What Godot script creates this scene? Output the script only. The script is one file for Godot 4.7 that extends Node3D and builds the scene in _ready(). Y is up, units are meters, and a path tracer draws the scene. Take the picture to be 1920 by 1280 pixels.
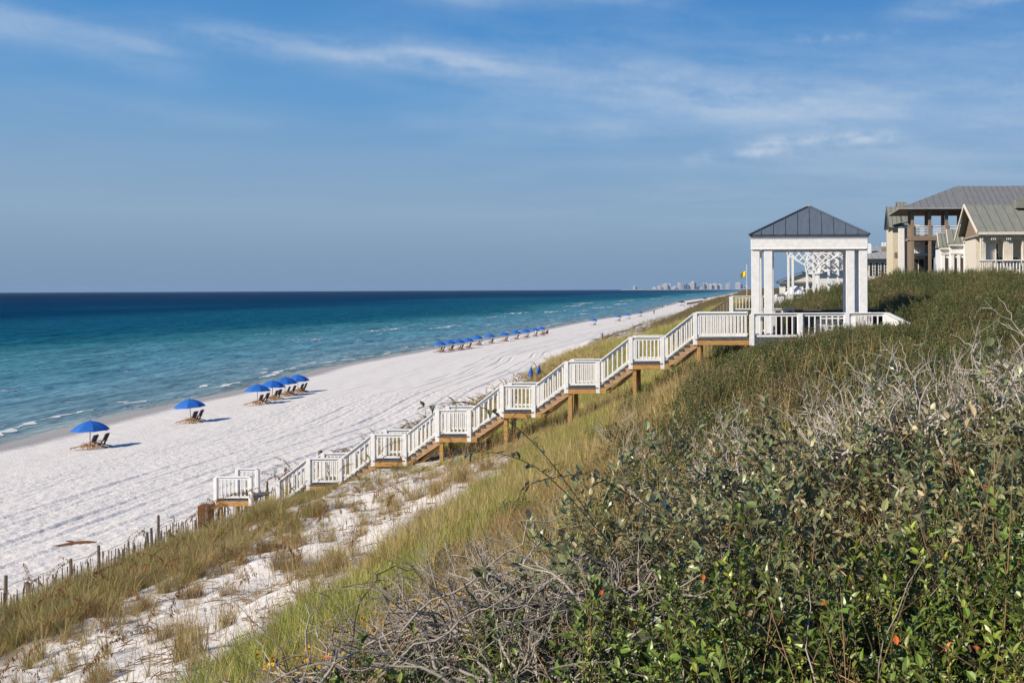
extends Node3D
# A white-sand beach below a dune: stairway, gazebo, parasols, sea. x right, y up, -z away; D = -z is the distance along the shore; eye 13 m above the sea.

var M := {}
var ns := FastNoiseLite.new()
var nf := FastNoiseLite.new()
var rng := RandomNumberGenerator.new()

func _ready() -> void:
	# ---- camera, sky, sun, exposure
	var cam := Camera3D.new()
	cam.name = "camera"
	cam.position = Vector3(0, 13, 0)
	cam.projection = Camera3D.PROJECTION_FRUSTUM
	cam.near = 0.1
	cam.far = 30000.0
	cam.size = 0.1 * 1280.0 / 1900.0
	cam.frustum_offset = Vector2(-0.1 * 490.0 / 1900.0, -0.1 * 100.0 / 1900.0)
	cam.rotation_degrees.z = -0.26
	add_child(cam)
	cam.current = true
	var env := Environment.new()
	env.background_mode = Environment.BG_SKY
	env.sky = Sky.new()
	env.sky.sky_material = make_sky()
	env.tonemap_mode = Environment.TONE_MAPPER_LINEAR
	env.tonemap_exposure = 1.2
	env.sdfgi_enabled = true
	env.ssao_enabled = true
	env.ssil_enabled = true
	env.fog_enabled = true
	env.fog_density = 0.00003
	env.fog_light_color = Color(0.62, 0.74, 0.9)
	var we := WorldEnvironment.new()
	we.name = "environment"
	we.environment = env
	add_child(we)
	var sun := DirectionalLight3D.new()
	sun.name = "sun"
	sun.light_energy = 1.6
	sun.light_color = Color(1.0, 0.945, 0.86)
	sun.light_angular_distance = 0.5
	sun.shadow_enabled = true
	sun.look_at_from_position(Vector3(-0.655, 0.555, 0.51), Vector3.ZERO, Vector3.UP)
	add_child(sun)

	ns.seed = 7
	ns.noise_type = FastNoiseLite.TYPE_SIMPLEX_SMOOTH
	ns.frequency = 1.0
	ns.fractal_octaves = 3
	nf.seed = 21
	nf.noise_type = FastNoiseLite.TYPE_SIMPLEX_SMOOTH
	nf.frequency = 1.0
	nf.fractal_type = FastNoiseLite.FRACTAL_NONE
	rng.seed = 4711
	materials()
	build_ground()
	build_sea()
	build_far_coast()
	build_houses()
	build_gazebo()
	build_stairway()
	build_second_walkover()
	build_beach_things()
	build_fence()
	build_hill_plants()
	build_thicket()

# ---------------------------------------------------------------- sky
func make_sky() -> PanoramaSkyMaterial:
	var W := 3072
	var H := 1536
	var px := PackedFloat32Array()
	px.resize(W * H * 3)
	var n1 := FastNoiseLite.new()
	n1.seed = 3
	n1.noise_type = FastNoiseLite.TYPE_SIMPLEX_SMOOTH
	n1.frequency = 1.0
	n1.fractal_octaves = 5
	n1.domain_warp_enabled = true
	n1.domain_warp_amplitude = 0.6
	n1.domain_warp_frequency = 0.7
	# streaks of cirrus: azimuth and elevation in degrees of the two ends, width up and down, strength
	var streaks := [[-38.0, 12.1, -30.5, 11.2, 0.75, 0.5], [-29.5, 12.5, -16.0, 12.2, 0.6, 0.55], [-19.5, 11.8, 4.0, 10.3, 1.1, 0.42],
		[-18.0, 15.6, -6.0, 16.2, 0.5, 0.4], [-16.0, 8.4, -8.0, 8.8, 0.5, 0.16], [-9.0, 10.4, 14.0, 9.5, 2.1, 0.25], [-0.5, 8.1, 6.5, 8.3, 0.34, 0.6], [-4.0, 7.4, 0.5, 7.5, 0.3, 0.42], [-19.5, 8.9, -14.5, 9.0, 0.5, 0.14], [-12.5, 8.8, -8.5, 8.7, 0.45, 0.1],
		[8.0, 15.2, 16.0, 15.9, 0.5, 0.55], [2.0, 13.8, 6.5, 13.9, 0.25, 0.3], [-36.0, 8.9, -26.0, 8.6, 0.6, 0.14], [-5.0, 6.9, 14.0, 6.7, 0.8, 0.15], [-15.0, 13.9, 15.0, 13.0, 1.5, 0.16],
		[20.0, 13.0, 60.0, 15.0, 2.0, 0.3], [-70.0, 14.0, -42.0, 12.0, 1.6, 0.3]]
	# the clear sky's colour at some heights above the horizon, in degrees
	var rise: Array[float] = [0.0, 1.5, 4.0, 6.8, 10.0, 13.0, 17.0, 40.0, 90.0]
	var knots: Array[Vector3] = [Vector3(0.195, 0.298, 0.43), Vector3(0.215, 0.325, 0.462), Vector3(0.262, 0.388, 0.535), Vector3(0.21, 0.365, 0.565), Vector3(0.125, 0.318, 0.60), Vector3(0.08, 0.272, 0.585), Vector3(0.052, 0.225, 0.545), Vector3(0.03, 0.13, 0.38), Vector3(0.022, 0.085, 0.28)]
	for k in knots.size():
		knots[k] *= 0.86
	for j in H:
		var el := 90.0 - (j + 0.5) * 180.0 / H
		var e := maxf(el, 0.0)
		var base := knots[0]
		for k in range(1, knots.size()):
			if e >= rise[k - 1]:
				base = knots[k - 1].lerp(knots[k], clampf((e - rise[k - 1]) / (rise[k] - rise[k - 1]), 0.0, 1.0))
		var step := 1 if e < 26.0 else 3
		var at := j * W * 3
		var veil := 0.0
		for i in W:
			if el > 0.3 and i % step == 0:
				var az := (i + 0.5) * 360.0 / W
				if az > 180.0:
					az -= 360.0
				var ca := cos(deg_to_rad(az))
				var sa := sin(deg_to_rad(az))
				var r := 22.0 / (e + 5.0)
				var q := n1.get_noise_3d(sa * r * 1.9, ca * r * 6.0 + e * 0.09, 3.0)
				var f := n1.get_noise_3d(az * 0.10 + e * 0.15, e * 0.62 + az * 0.03, 9.0)
				veil = maxf(0.0, q + 0.12) * lerpf(0.05, 0.26, smoothstep(-26.0, 8.0, az) * (1.0 - smoothstep(60.0, 120.0, absf(az)))) * clampf(e / 8.0, 0.0, 1.0) + (0.12 * smoothstep(-14.0, 10.0, az) * (1.0 - smoothstep(40.0, 90.0, az)) * exp(-pow((e - 10.0) / 4.0, 2.0)))
				if e < 22.0:
					for s: Array in streaks:
						var k: float = (az - s[0]) / (s[2] - s[0])
						if k < -0.4 or k > 1.4:
							continue
						var mid: float = lerpf(s[1], s[3], k) + 0.35 * n1.get_noise_2d(az * 0.12, s[1] * 3.0)
						var dy: float = (e - mid) / (s[4] * 1.2)
						var ends := smoothstep(-0.35, 0.15, k) * (1.0 - smoothstep(0.8, 1.35, k))
						veil += 0.6 * s[5] * ends * exp(-dy * dy) * clampf(0.8 + 0.9 * f + (1.6 * n1.get_noise_3d(az * 0.5, e * 1.6, 40.0) if s[4] < 0.35 else 0.5 * n1.get_noise_3d(az * 0.22, e * 0.9, 44.0)), 0.0, 1.7)
				veil = clampf(veil, 0.0, 0.8)
			var c := base.lerp(Vector3(0.50, 0.57, 0.66), veil)
			px[at] = c.x
			px[at + 1] = c.y
			px[at + 2] = c.z
			at += 3
	var im := Image.create_from_data(W, H, false, Image.FORMAT_RGBF, px.to_byte_array())
	var m := PanoramaSkyMaterial.new()
	m.panorama = ImageTexture.create_from_image(im)
	return m

# ---------------------------------------------------------------- land forms
func table(xs: Array, ys: Array, x: float) -> float:
	if x <= xs[0]:
		return ys[0]
	for i in range(1, xs.size()):
		if x < xs[i]:
			var k: float = (x - xs[i - 1]) / (xs[i] - xs[i - 1])
			k = k * k * (3.0 - 2.0 * k) * 0.5 + k * 0.5
			return lerpf(ys[i - 1], ys[i], k)
	return ys[-1]

const SHORE_D := [0, 81, 109, 130, 150, 170, 220, 300, 400, 530, 750, 1000, 1500, 3000, 5200, 20000]
const SHORE_S := [1.0, 0.0, -3.6, -4.6, -7.0, -10.0, -10.6, -9.0, -11.0, -6.0, -16.0, -28.0, -26.0, -48.0, -74.0, -74.0]
const PROF_X := [-160, -80, -66, -62, -53, -45, -35, -28, -24, -20, -15, -12, -9, -5, -3, 0, 4, 8, 14, 40, 120, 400]
const PROF_Y := [-4, -0.7, -0.02, 0.35, 0.95, 1.4, 1.95, 2.5, 3.1, 4.7, 6.0, 6.6, 7.4, 8.9, 9.9, 10.7, 11.3, 12.0, 12.5, 12.4, 11, 10]

func shore(d: float) -> float:
	return table(SHORE_D, SHORE_S, d)

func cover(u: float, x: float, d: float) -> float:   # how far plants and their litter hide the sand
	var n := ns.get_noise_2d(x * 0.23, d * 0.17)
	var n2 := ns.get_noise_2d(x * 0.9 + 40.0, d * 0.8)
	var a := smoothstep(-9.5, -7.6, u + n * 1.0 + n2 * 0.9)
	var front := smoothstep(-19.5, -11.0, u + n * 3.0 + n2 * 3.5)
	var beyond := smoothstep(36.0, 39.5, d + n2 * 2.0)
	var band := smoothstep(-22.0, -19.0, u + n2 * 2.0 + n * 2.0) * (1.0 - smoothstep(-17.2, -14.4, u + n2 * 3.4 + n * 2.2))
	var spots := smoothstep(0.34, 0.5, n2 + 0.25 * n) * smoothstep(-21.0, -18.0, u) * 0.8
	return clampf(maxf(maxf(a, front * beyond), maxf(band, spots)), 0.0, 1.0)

func ground_y(x: float, d: float) -> float:
	var u := x - shore(d)
	var y := table(PROF_X, PROF_Y, u)
	var dune := smoothstep(-24.0, -16.0, u)
	y += dune * (0.28 * ns.get_noise_2d(x * 0.16, d * 0.16) + 0.10 * nf.get_noise_2d(x * 0.7, d * 0.7))
	y += 1.15 * exp(-pow((x - 7.0) / 8.0, 2.0) - pow((d - 62.0) / 15.0, 2.0))
	var pit := smoothstep(-1.9, -0.9, x) * (1.0 - smoothstep(4.3, 5.0, x)) * smoothstep(38.3, 39.2, d) * (1.0 - smoothstep(44.2, 45.2, d))
	y = lerpf(y, minf(y, 10.72), pit)
	if d > 110.0:
		y += dune * minf((d - 110.0) / 60.0, 1.0) * 1.2 * ns.get_noise_2d(x * 0.03 + 5.0, d * 0.02)
	return y

func sand_relief(x: float, u: float, d: float) -> float:
	var y := 0.0
	if u < -21.0 and u > -62.0:
		if d < 110.0:
			y += 0.035 * nf.get_noise_2d(x * 1.7, d * 1.7) + 0.022 * nf.get_noise_2d(x * 3.3 + 9.0, d * 3.3)
		y += 0.03 * nf.get_noise_2d(x * 0.5, d * 0.2)
		# wheel ruts of the beach cleaners, in pairs along the shore
		for k in 8:
			var cx: float = [-27.6, -29.3, -32.2, -33.9, -36.4, -38.1, -42.6, -44.3][k]
			cx += 0.5 * nf.get_noise_2d(d * 0.02, float(k / 2) * 13.0) + 1.2 * nf.get_noise_2d(d * 0.008, 50.0 + float(k / 2) * 7.0)
			var q := absf(u - cx) / 0.26
			if q < 2.2:
				var depth: float = [0.09, 0.09, 0.095, 0.095, 0.07, 0.07, 0.03, 0.03][k]
				y += depth * (-exp(-q * q) + 0.5 * exp(-pow(q - 1.5, 2.0) * 4.0)) * (0.75 + 0.6 * nf.get_noise_2d(d * 0.06, float(k) * 5.0))
	return y

func grid_mesh(cols: PackedFloat32Array, rows: PackedFloat32Array, pos: Callable, col: Callable) -> ArrayMesh:
	var nx := cols.size()
	var nr := rows.size()
	var v := PackedVector3Array()
	var c := PackedColorArray()
	v.resize(nx * nr)
	c.resize(nx * nr)
	for j in nr:
		for i in nx:
			var p: Vector3 = pos.call(cols[i], rows[j])
			v[j * nx + i] = p
			c[j * nx + i] = col.call(cols[i], rows[j], p)
	var n := PackedVector3Array()
	n.resize(nx * nr)
	for j in nr:
		for i in nx:
			var a := v[j * nx + mini(i + 1, nx - 1)] - v[j * nx + maxi(i - 1, 0)]
			var b := v[mini(j + 1, nr - 1) * nx + i] - v[maxi(j - 1, 0) * nx + i]
			var nn := a.cross(b).normalized()
			n[j * nx + i] = nn if nn.y > 0 else -nn
	var ix := PackedInt32Array()
	ix.resize((nx - 1) * (nr - 1) * 6)
	var k := 0
	var right := v[1].x > v[0].x
	for j in nr - 1:
		for i in nx - 1:
			var q := j * nx + i
			ix[k] = q
			ix[k + 1] = q + nx if right else q + 1
			ix[k + 2] = q + 1 if right else q + nx
			ix[k + 3] = q + 1
			ix[k + 4] = q + nx if right else q + nx + 1
			ix[k + 5] = q + nx + 1 if right else q + nx
			k += 6
	var ar := []
	ar.resize(Mesh.ARRAY_MAX)
	ar[Mesh.ARRAY_VERTEX] = v
	ar[Mesh.ARRAY_NORMAL] = n
	ar[Mesh.ARRAY_COLOR] = c
	ar[Mesh.ARRAY_INDEX] = ix
	var m := ArrayMesh.new()
	m.add_surface_from_arrays(Mesh.PRIMITIVE_TRIANGLES, ar)
	return m

func spread(list: Array) -> PackedFloat32Array:      # [from, to, step, to, step ...]
	var out := PackedFloat32Array()
	var x: float = list[0]
	var i := 1
	while i < list.size():
		var to: float = list[i]
		var st: float = list[i + 1]
		while x < to - 0.001:
			out.append(x)
			x += st if st > 0 else maxf(absf(x) * -st, 0.3)
		x = to
		i += 2
	out.append(x)
	return out

func build_ground() -> void:
	var cols := spread([-160.0, -80.0, 10.0, -66.0, 2.0, -52.0, 0.5, -46.0, 0.3, -23.0, 0.13, 4.0, 0.33, 30.0, 1.3, 420.0, -0.12, 3000.0, -0.4])
	var rows := spread([-6.0, 10.0, 0.5, 24.0, 0.35, 48.0, 0.22, 75.0, 0.3, 130.0, 0.6, 320.0, -0.012, 13500.0, -0.05])
	var m := grid_mesh(cols, rows, func(u: float, d: float) -> Vector3:
			var x := u + shore(d)
			return Vector3(x, ground_y(x, d) + sand_relief(x, u, d), -d),
		func(u: float, d: float, p: Vector3) -> Color:
			var sand := Color(0.74, 0.71, 0.68)
			var wet := 1.0 - smoothstep(-62.0, -59.2, u + 0.5 * nf.get_noise_2d(d * 0.06, 1.0))
			sand = sand.lerp(Color(0.36, 0.355, 0.36), wet)
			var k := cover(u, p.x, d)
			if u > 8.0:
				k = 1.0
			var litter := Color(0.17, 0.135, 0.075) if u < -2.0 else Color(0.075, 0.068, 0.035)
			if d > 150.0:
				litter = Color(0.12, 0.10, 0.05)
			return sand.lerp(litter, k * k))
	var o := mesh_node("beach_sand", m, M.sand, self)
	o.set_meta("kind", "structure")

func sea_color(w: float, x: float, d: float) -> Color:
	var cs := [Color(0.34, 0.38, 0.37), Color(0.19, 0.31, 0.37), Color(0.13, 0.305, 0.40), Color(0.062, 0.235, 0.30), Color(0.02, 0.14, 0.205), Color(0.010, 0.108, 0.185), Color(0.0095, 0.104, 0.186), Color(0.003, 0.05, 0.122), Color(0.0015, 0.028, 0.082)]  # near-shore blues carry painted sky reflection; the water material has no specular
	var at := [0.0, 4.0, 30.0, 75.0, 105.0, 150.0, 230.0, 380.0, 1500.0]
	var n := nf.get_noise_2d(x * 0.004, d * 0.0016)
	var ww := w * (1.0 + 0.28 * n * smoothstep(30.0, 120.0, w)) + 9.0 * nf.get_noise_2d(x * 0.02, d * 0.012) * smoothstep(8.0, 40.0, w)
	for i in range(1, 9):
		if ww < at[i]:
			return cs[i - 1].lerp(cs[i], clampf((ww - at[i - 1]) / (at[i] - at[i - 1]), 0.0, 1.0))
	return cs[8]

func swell(w: float, d: float) -> float:
	var a := smoothstep(4.0, 30.0, w) * (1.0 - smoothstep(110.0, 260.0, w))
	var y := 0.20 * a * sin(w * 0.40 + 3.0 * nf.get_noise_2d(w * 0.006, d * 0.012)) * clampf(0.5 + nf.get_noise_2d(w * 0.01 + 30.0, d * 0.016), 0.0, 1.2)
	y += 0.10 * a * nf.get_noise_2d(w * 0.22, d * 0.10) + 0.07 * a * nf.get_noise_2d(w * 0.5 + 7.0, d * 0.3)
	# low lips of water run up the sand
	y += 0.10 * exp(-pow((w - 3.5 - 2.0 * nf.get_noise_2d(d * 0.03, 4.0)) / 1.2, 2.0))
	return y

func build_sea() -> void:
	var cols := spread([-3.0, 8.0, 0.5, 60.0, 0.8, 120.0, 1.4, 260.0, 3.0, 12000.0, -0.05])
	var rows := spread([35.0, 130.0, 0.7, 420.0, -0.006, 12900.0, -0.03])
	var m := grid_mesh(cols, rows, func(w: float, d: float) -> Vector3:
			return Vector3(-65.0 + shore(d) - w, 0.05 + swell(w, d), -d),
		func(w: float, d: float, p: Vector3) -> Color:
			return sea_color(w, p.x, d))
	var o := mesh_node("sea", m, M.water, self)
	o.set_meta("kind", "structure")
	# white water: broken crests on the bars and a thin lip along the sand
	var f := MB.new()
	rng.seed = 99
	var crests := [[-100.0, 132.0, 9.0], [-132.0, 205.0, 8.0], [-120.0, 262.0, 20.0], [-104.0, 255.0, 10.0], [-116.0, 300.0, 14.0], [-124.0, 325.0, 30.0], [-112.0, 345.0, 34.0], [-104.0, 375.0, 18.0], [-130.0, 470.0, 24.0], [-138.0, 545.0, 44.0],
		[-126.0, 580.0, 40.0], [-112.0, 600.0, 22.0], [-92.0, 420.0, 14.0], [-150.0, 760.0, 60.0], [-170.0, 900.0, 90.0], [-160.0, 1100.0, 120.0], [-150.0, 1300.0, 130.0], [-180.0, 1700.0, 180.0], [-175.0, 2200.0, 260.0],
		[-82.0, 118.0, 2.2], [-76.0, 140.0, 2.6], [-84.0, 150.0, 3.0], [-79.0, 156.0, 3.4], [-90.0, 175.0, 6.0], [-84.0, 190.0, 5.0], [-96.0, 212.0, 7.0], [-74.0, 97.0, 3.0], [-70.0, 104.0, 4.0], [-71.0, 112.0, 3.5], [-66.5, 77.0, 4.5], [-150.0, 300.0, 10.0], [-98.0, 520.0, 30.0], [-118.0, 700.0, 50.0], [-130.0, 860.0, 60.0]]
	for c: Array in crests:
		crest(f, c[0], c[1], c[2])
	for k in 6:
		crest(f, -(80.0 + rng.randf() * 60.0), 110.0 + pow(rng.randf(), 1.6) * 900.0, 1.5 + rng.randf() * 5.0)
	var d := 62.0
	while d < 420.0:
		var len := 3.0 + rng.randf() * 9.0
		if rng.randf() < 0.9:
			ribbon(f, d, len, 3.0 + 1.2 * rng.randf())
			if rng.randf() < 0.6:
				ribbon(f, d + 1.5, len * 0.6, 5.0 + 3.0 * rng.randf())
		d += len * (0.8 + rng.randf() * 0.8)
	var fo := mesh_node("surf_foam", f.mesh(), M.foam, self)
	fo.set_meta("kind", "stuff")
	fo.set_meta("label", "white broken foam of small waves along the sandbar and shore")
	fo.set_meta("category", "foam")

func crest(f: MB, x: float, d: float, len: float) -> void:   # ragged patch of foam on the crest, long side along the shore
	len *= 0.75
	var wd := clampf(0.6 + len * 0.09, 0.7, 3.6)
	for s in 4 + int(clampf(len / 1.4, 3, 34)):
		var cd := d + rng.randfn(0, len * 0.36)
		var cx := x + rng.randfn(0, wd * 0.55) + 0.9 * wd * nf.get_noise_2d(cd * 0.25, x)
		var l := len * rng.randf_range(0.04, 0.16) + 0.15
		var wv := wd * rng.randf_range(0.06, 0.26)
		var n := 9
		var prev := [Vector3(), Vector3()]
		for i in n + 1:
			var t := float(i) / n
			var e := sqrt(maxf(0.0, 1.0 - pow(2.0 * t - 1.0, 2.0)))
			var dd := cd + (t - 0.5) * 2.0 * l
			var off := 0.5 * wv * nf.get_noise_2d(dd * 0.5, cx)
			var a := cx + off - wv * e * rng.randf_range(0.4, 1.0)
			var b := cx + off + wv * e * rng.randf_range(0.4, 1.0)
			var wa := shore(dd) - 65.0
			var pa := Vector3(a, 0.13 + swell(wa - a, dd), -dd)
			var pb := Vector3(b, 0.13 + swell(wa - b, dd) + 0.0, -dd)
			var top := Vector3((a + b) * 0.5, 0.16 + swell(wa - (a + b) * 0.5, dd) + 0.10 * e * minf(1.0, wv), -dd)
			if i:
				f.quad(prev[0], pa, top, prev[2])
				f.quad(prev[2], top, pb, prev[1])
			prev = [pa, pb, top]

func ribbon(f: MB, d: float, len: float, w: float) -> void:
	var n := int(len / 0.8) + 2
	var pa := Vector3()
	var pb := Vector3()
	for i in n + 1:
		var t := float(i) / n
		var dd := d + t * len
		var ww := w - 2.0 * nf.get_noise_2d(dd * 0.03, 4.0) * -1.0 + 0.5 * nf.get_noise_2d(dd * 0.4, 8.0)
		var hw := 0.7 * sin(PI * t) * rng.randf_range(0.2, 1.3)
		var x0 := shore(dd) - 65.0
		var a := Vector3(x0 - ww - hw, 0.10 + swell(ww + hw, dd), -dd)
		var b := Vector3(x0 - ww + hw, 0.10 + swell(ww - hw, dd), -dd)
		if i:
			f.quad(pa, a, b, pb)
		pa = a
		pb = b

# ---------------------------------------------------------------- helpers
class MB:                                            # collects triangles with flat or given colours
	var v := PackedVector3Array()
	var n := PackedVector3Array()
	var c := PackedColorArray()
	var ix := PackedInt32Array()
	var tint := Color.WHITE
	func tri(p: Vector3, q: Vector3, r: Vector3) -> void:
		var nn := (r - p).cross(q - p).normalized()
		var k := v.size()
		v.append(p); v.append(q); v.append(r)
		for i in 3:
			n.append(nn)
			c.append(tint)
			ix.append(k + i)
	func quad(p: Vector3, q: Vector3, r: Vector3, s: Vector3) -> void:
		tri(p, q, r)
		tri(p, r, s)
	func box(lo: Vector3, hi: Vector3) -> void:
		beam_box(Transform3D(Basis.from_scale(hi - lo), (lo + hi) * 0.5))
	func beam_box(x: Transform3D) -> void:           # unit cube under a transform
		var p := []
		for i in 8:
			p.append(x * Vector3((i & 1) - 0.5, ((i >> 1) & 1) - 0.5, ((i >> 2) & 1) - 0.5))
		quad(p[0], p[2], p[3], p[1])
		quad(p[4], p[5], p[7], p[6])
		quad(p[0], p[4], p[6], p[2])
		quad(p[1], p[3], p[7], p[5])
		quad(p[2], p[6], p[7], p[3])
		quad(p[0], p[1], p[5], p[4])
	func tube(pts: PackedVector3Array, radii: PackedFloat32Array, sides: int) -> void:
		var base := v.size()
		var m := pts.size()
		var up := Vector3.UP
		for i in m:
			var dir := (pts[mini(i + 1, m - 1)] - pts[maxi(i - 1, 0)]).normalized()
			if absf(dir.dot(up)) > 0.95:
				up = Vector3.RIGHT
			var a := dir.cross(up).normalized()
			var b := dir.cross(a).normalized()
			for k in sides:
				var t := TAU * k / sides
				var o := a * cos(t) + b * sin(t)
				v.append(pts[i] + o * radii[i])
				n.append(o)
				c.append(tint)
		for i in m - 1:
			for k in sides:
				var q := base + i * sides + k
				var r := base + i * sides + (k + 1) % sides
				ix.append_array(PackedInt32Array([q, q + sides, r, r, q + sides, r + sides]))
	func mesh() -> ArrayMesh:
		var ar := []
		ar.resize(Mesh.ARRAY_MAX)
		ar[Mesh.ARRAY_VERTEX] = v
		ar[Mesh.ARRAY_NORMAL] = n
		ar[Mesh.ARRAY_COLOR] = c
		ar[Mesh.ARRAY_INDEX] = ix
		var m := ArrayMesh.new()
		m.add_surface_from_arrays(Mesh.PRIMITIVE_TRIANGLES, ar)
		return m

var boxes := {}
func box_mesh(s: Vector3) -> Mesh:                   # a box with its edges taken off
	var key := Vector3i((s * 1000.0).round())
	if not boxes.has(key):
		var b := minf(0.012, s[s.min_axis_index()] * 0.18)
		var f := MB.new()
		var h := s * 0.5
		for ax in 3:
			for sg: float in [-1.0, 1.0]:
				var u := (ax + 1) % 3
				var w := (ax + 2) % 3
				var p := []
				for q in [[-1, -1], [1, -1], [1, 1], [-1, 1]]:
					var a := Vector3()
					a[ax] = sg * h[ax]
					a[u] = q[0] * (h[u] - b)
					a[w] = q[1] * (h[w] - b)
					p.append(a)
				if sg > 0:
					f.quad(p[3], p[2], p[1], p[0])
				else:
					f.quad(p[0], p[1], p[2], p[3])
		for ax in 3:                                  # the chamfers along each axis
			var u := (ax + 1) % 3
			var w := (ax + 2) % 3
			for q in [[-1, -1], [1, -1], [1, 1], [-1, 1]]:
				var a := Vector3()
				a[u] = q[0] * h[u]
				a[w] = q[1] * (h[w] - b)
				var c := Vector3()
				c[u] = q[0] * (h[u] - b)
				c[w] = q[1] * h[w]
				var e := Vector3()
				e[ax] = h[ax] - b
				if q[0] * q[1] > 0:
					f.quad(a - e, c - e, c + e, a + e)
				else:
					f.quad(c - e, a - e, a + e, c + e)
		boxes[key] = f.mesh()
	return boxes[key]

func mesh_node(called: String, m: Mesh, look: Material, parent: Node3D, at := Transform3D.IDENTITY) -> MeshInstance3D:
	var o := MeshInstance3D.new()
	o.name = called
	o.mesh = m
	o.material_override = look
	o.transform = at
	parent.add_child(o, true)
	return o

func block(called: String, lo: Vector3, hi: Vector3, look: Material, parent: Node3D) -> MeshInstance3D:
	return mesh_node(called, box_mesh((hi - lo).abs()), look, parent, Transform3D(Basis.IDENTITY, (lo + hi) * 0.5))

func bar(called: String, a: Vector3, b: Vector3, w: float, h: float, look: Material, parent: Node3D) -> MeshInstance3D:   # a beam from a to b, w across and h high
	var z := (b - a).normalized()
	var x := Vector3.UP.cross(z)
	x = Vector3.RIGHT if x.length() < 0.01 else x.normalized()
	return mesh_node(called, box_mesh(Vector3(w, h, a.distance_to(b))), look, parent, Transform3D(Basis(x, z.cross(x), z), (a + b) * 0.5))

func plate(pts: Array, thick: Vector3) -> ArrayMesh:  # a flat polygon given thickness
	var f := MB.new()
	plate_into(f, pts, thick)
	return f.mesh()

func plate_into(f: MB, pts: Array, thick: Vector3) -> void:
	var n := pts.size()
	var nn: Vector3 = (pts[2] - pts[0]).cross(pts[1] - pts[0])
	var p := pts.duplicate()
	if nn.dot(thick) > 0:
		p.reverse()
	for i in range(1, n - 1):
		f.tri(p[0], p[i], p[i + 1])
		f.tri(p[0] + thick, p[i + 1] + thick, p[i] + thick)
	for i in n:
		var a: Vector3 = p[i]
		var b: Vector3 = p[(i + 1) % n]
		f.quad(b, a, a + thick, b + thick)

var taken := {}
func thing(called: String, label: String, category: String, at := Vector3.ZERO, group := "") -> Node3D:
	var o := Node3D.new()
	taken[called] = taken.get(called, -1) + 1
	o.name = called if taken[called] == 0 else "%s_%03d" % [called, taken[called]]
	o.position = at
	add_child(o)
	return tag(o, label, category, group)

func tag(o: Node3D, label: String, category: String, group := "") -> Node3D:
	o.set_meta("label", label)
	o.set_meta("category", category)
	if group:
		o.set_meta("group", group)
	return o

func copy(o: Node3D, called: String, label: String) -> Node3D:
	var r: Node3D = o.duplicate()
	taken[called] = taken.get(called, -1) + 1
	r.name = called if taken[called] == 0 else "%s_%03d" % [called, taken[called]]
	add_child(r)
	r.set_meta("label", label)
	return r

func scatter(called: String, m: Mesh, look: Material, xs: Array[Transform3D], cs: PackedColorArray, parent: Node3D) -> void:
	if xs.is_empty():
		return
	var mm := MultiMesh.new()
	mm.transform_format = MultiMesh.TRANSFORM_3D
	mm.use_colors = true
	mm.mesh = m
	mm.instance_count = xs.size()
	for i in xs.size():
		mm.set_instance_transform(i, xs[i])
		mm.set_instance_color(i, cs[i])
	var o := MultiMeshInstance3D.new()
	o.name = called
	o.multimesh = mm
	o.material_override = look
	o.set_meta("kind", "stuff")
	parent.add_child(o, true)

# ---------------------------------------------------------------- materials
func noise_tex(freq: float, lo: Color, hi: Color, size := 512, octaves := 4, sd := 1, mid := 0.5) -> NoiseTexture2D:
	var n := FastNoiseLite.new()
	n.seed = sd
	n.noise_type = FastNoiseLite.TYPE_SIMPLEX_SMOOTH
	n.frequency = freq
	n.fractal_octaves = octaves
	var t := NoiseTexture2D.new()
	t.width = size
	t.height = size
	t.seamless = true
	t.noise = n
	var g := Gradient.new()
	g.offsets = PackedFloat32Array([0.0, mid, 1.0])
	g.colors = PackedColorArray([lo, lo.lerp(hi, 0.5), hi])
	t.color_ramp = g
	return t

func lin(r: float, g: float, b: float) -> Color:
	return Color(r, g, b).linear_to_srgb()

func mat(c: Color, rough := 0.6, tex: Texture2D = null, scale := Vector3.ONE, spec := 0.5) -> StandardMaterial3D:
	var m := StandardMaterial3D.new()
	m.albedo_color = c
	m.roughness = rough
	m.metallic_specular = spec
	if tex:
		m.albedo_texture = tex
		m.uv1_triplanar = true
		m.uv1_world_triplanar = true
		m.uv1_scale = scale
	return m

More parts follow.
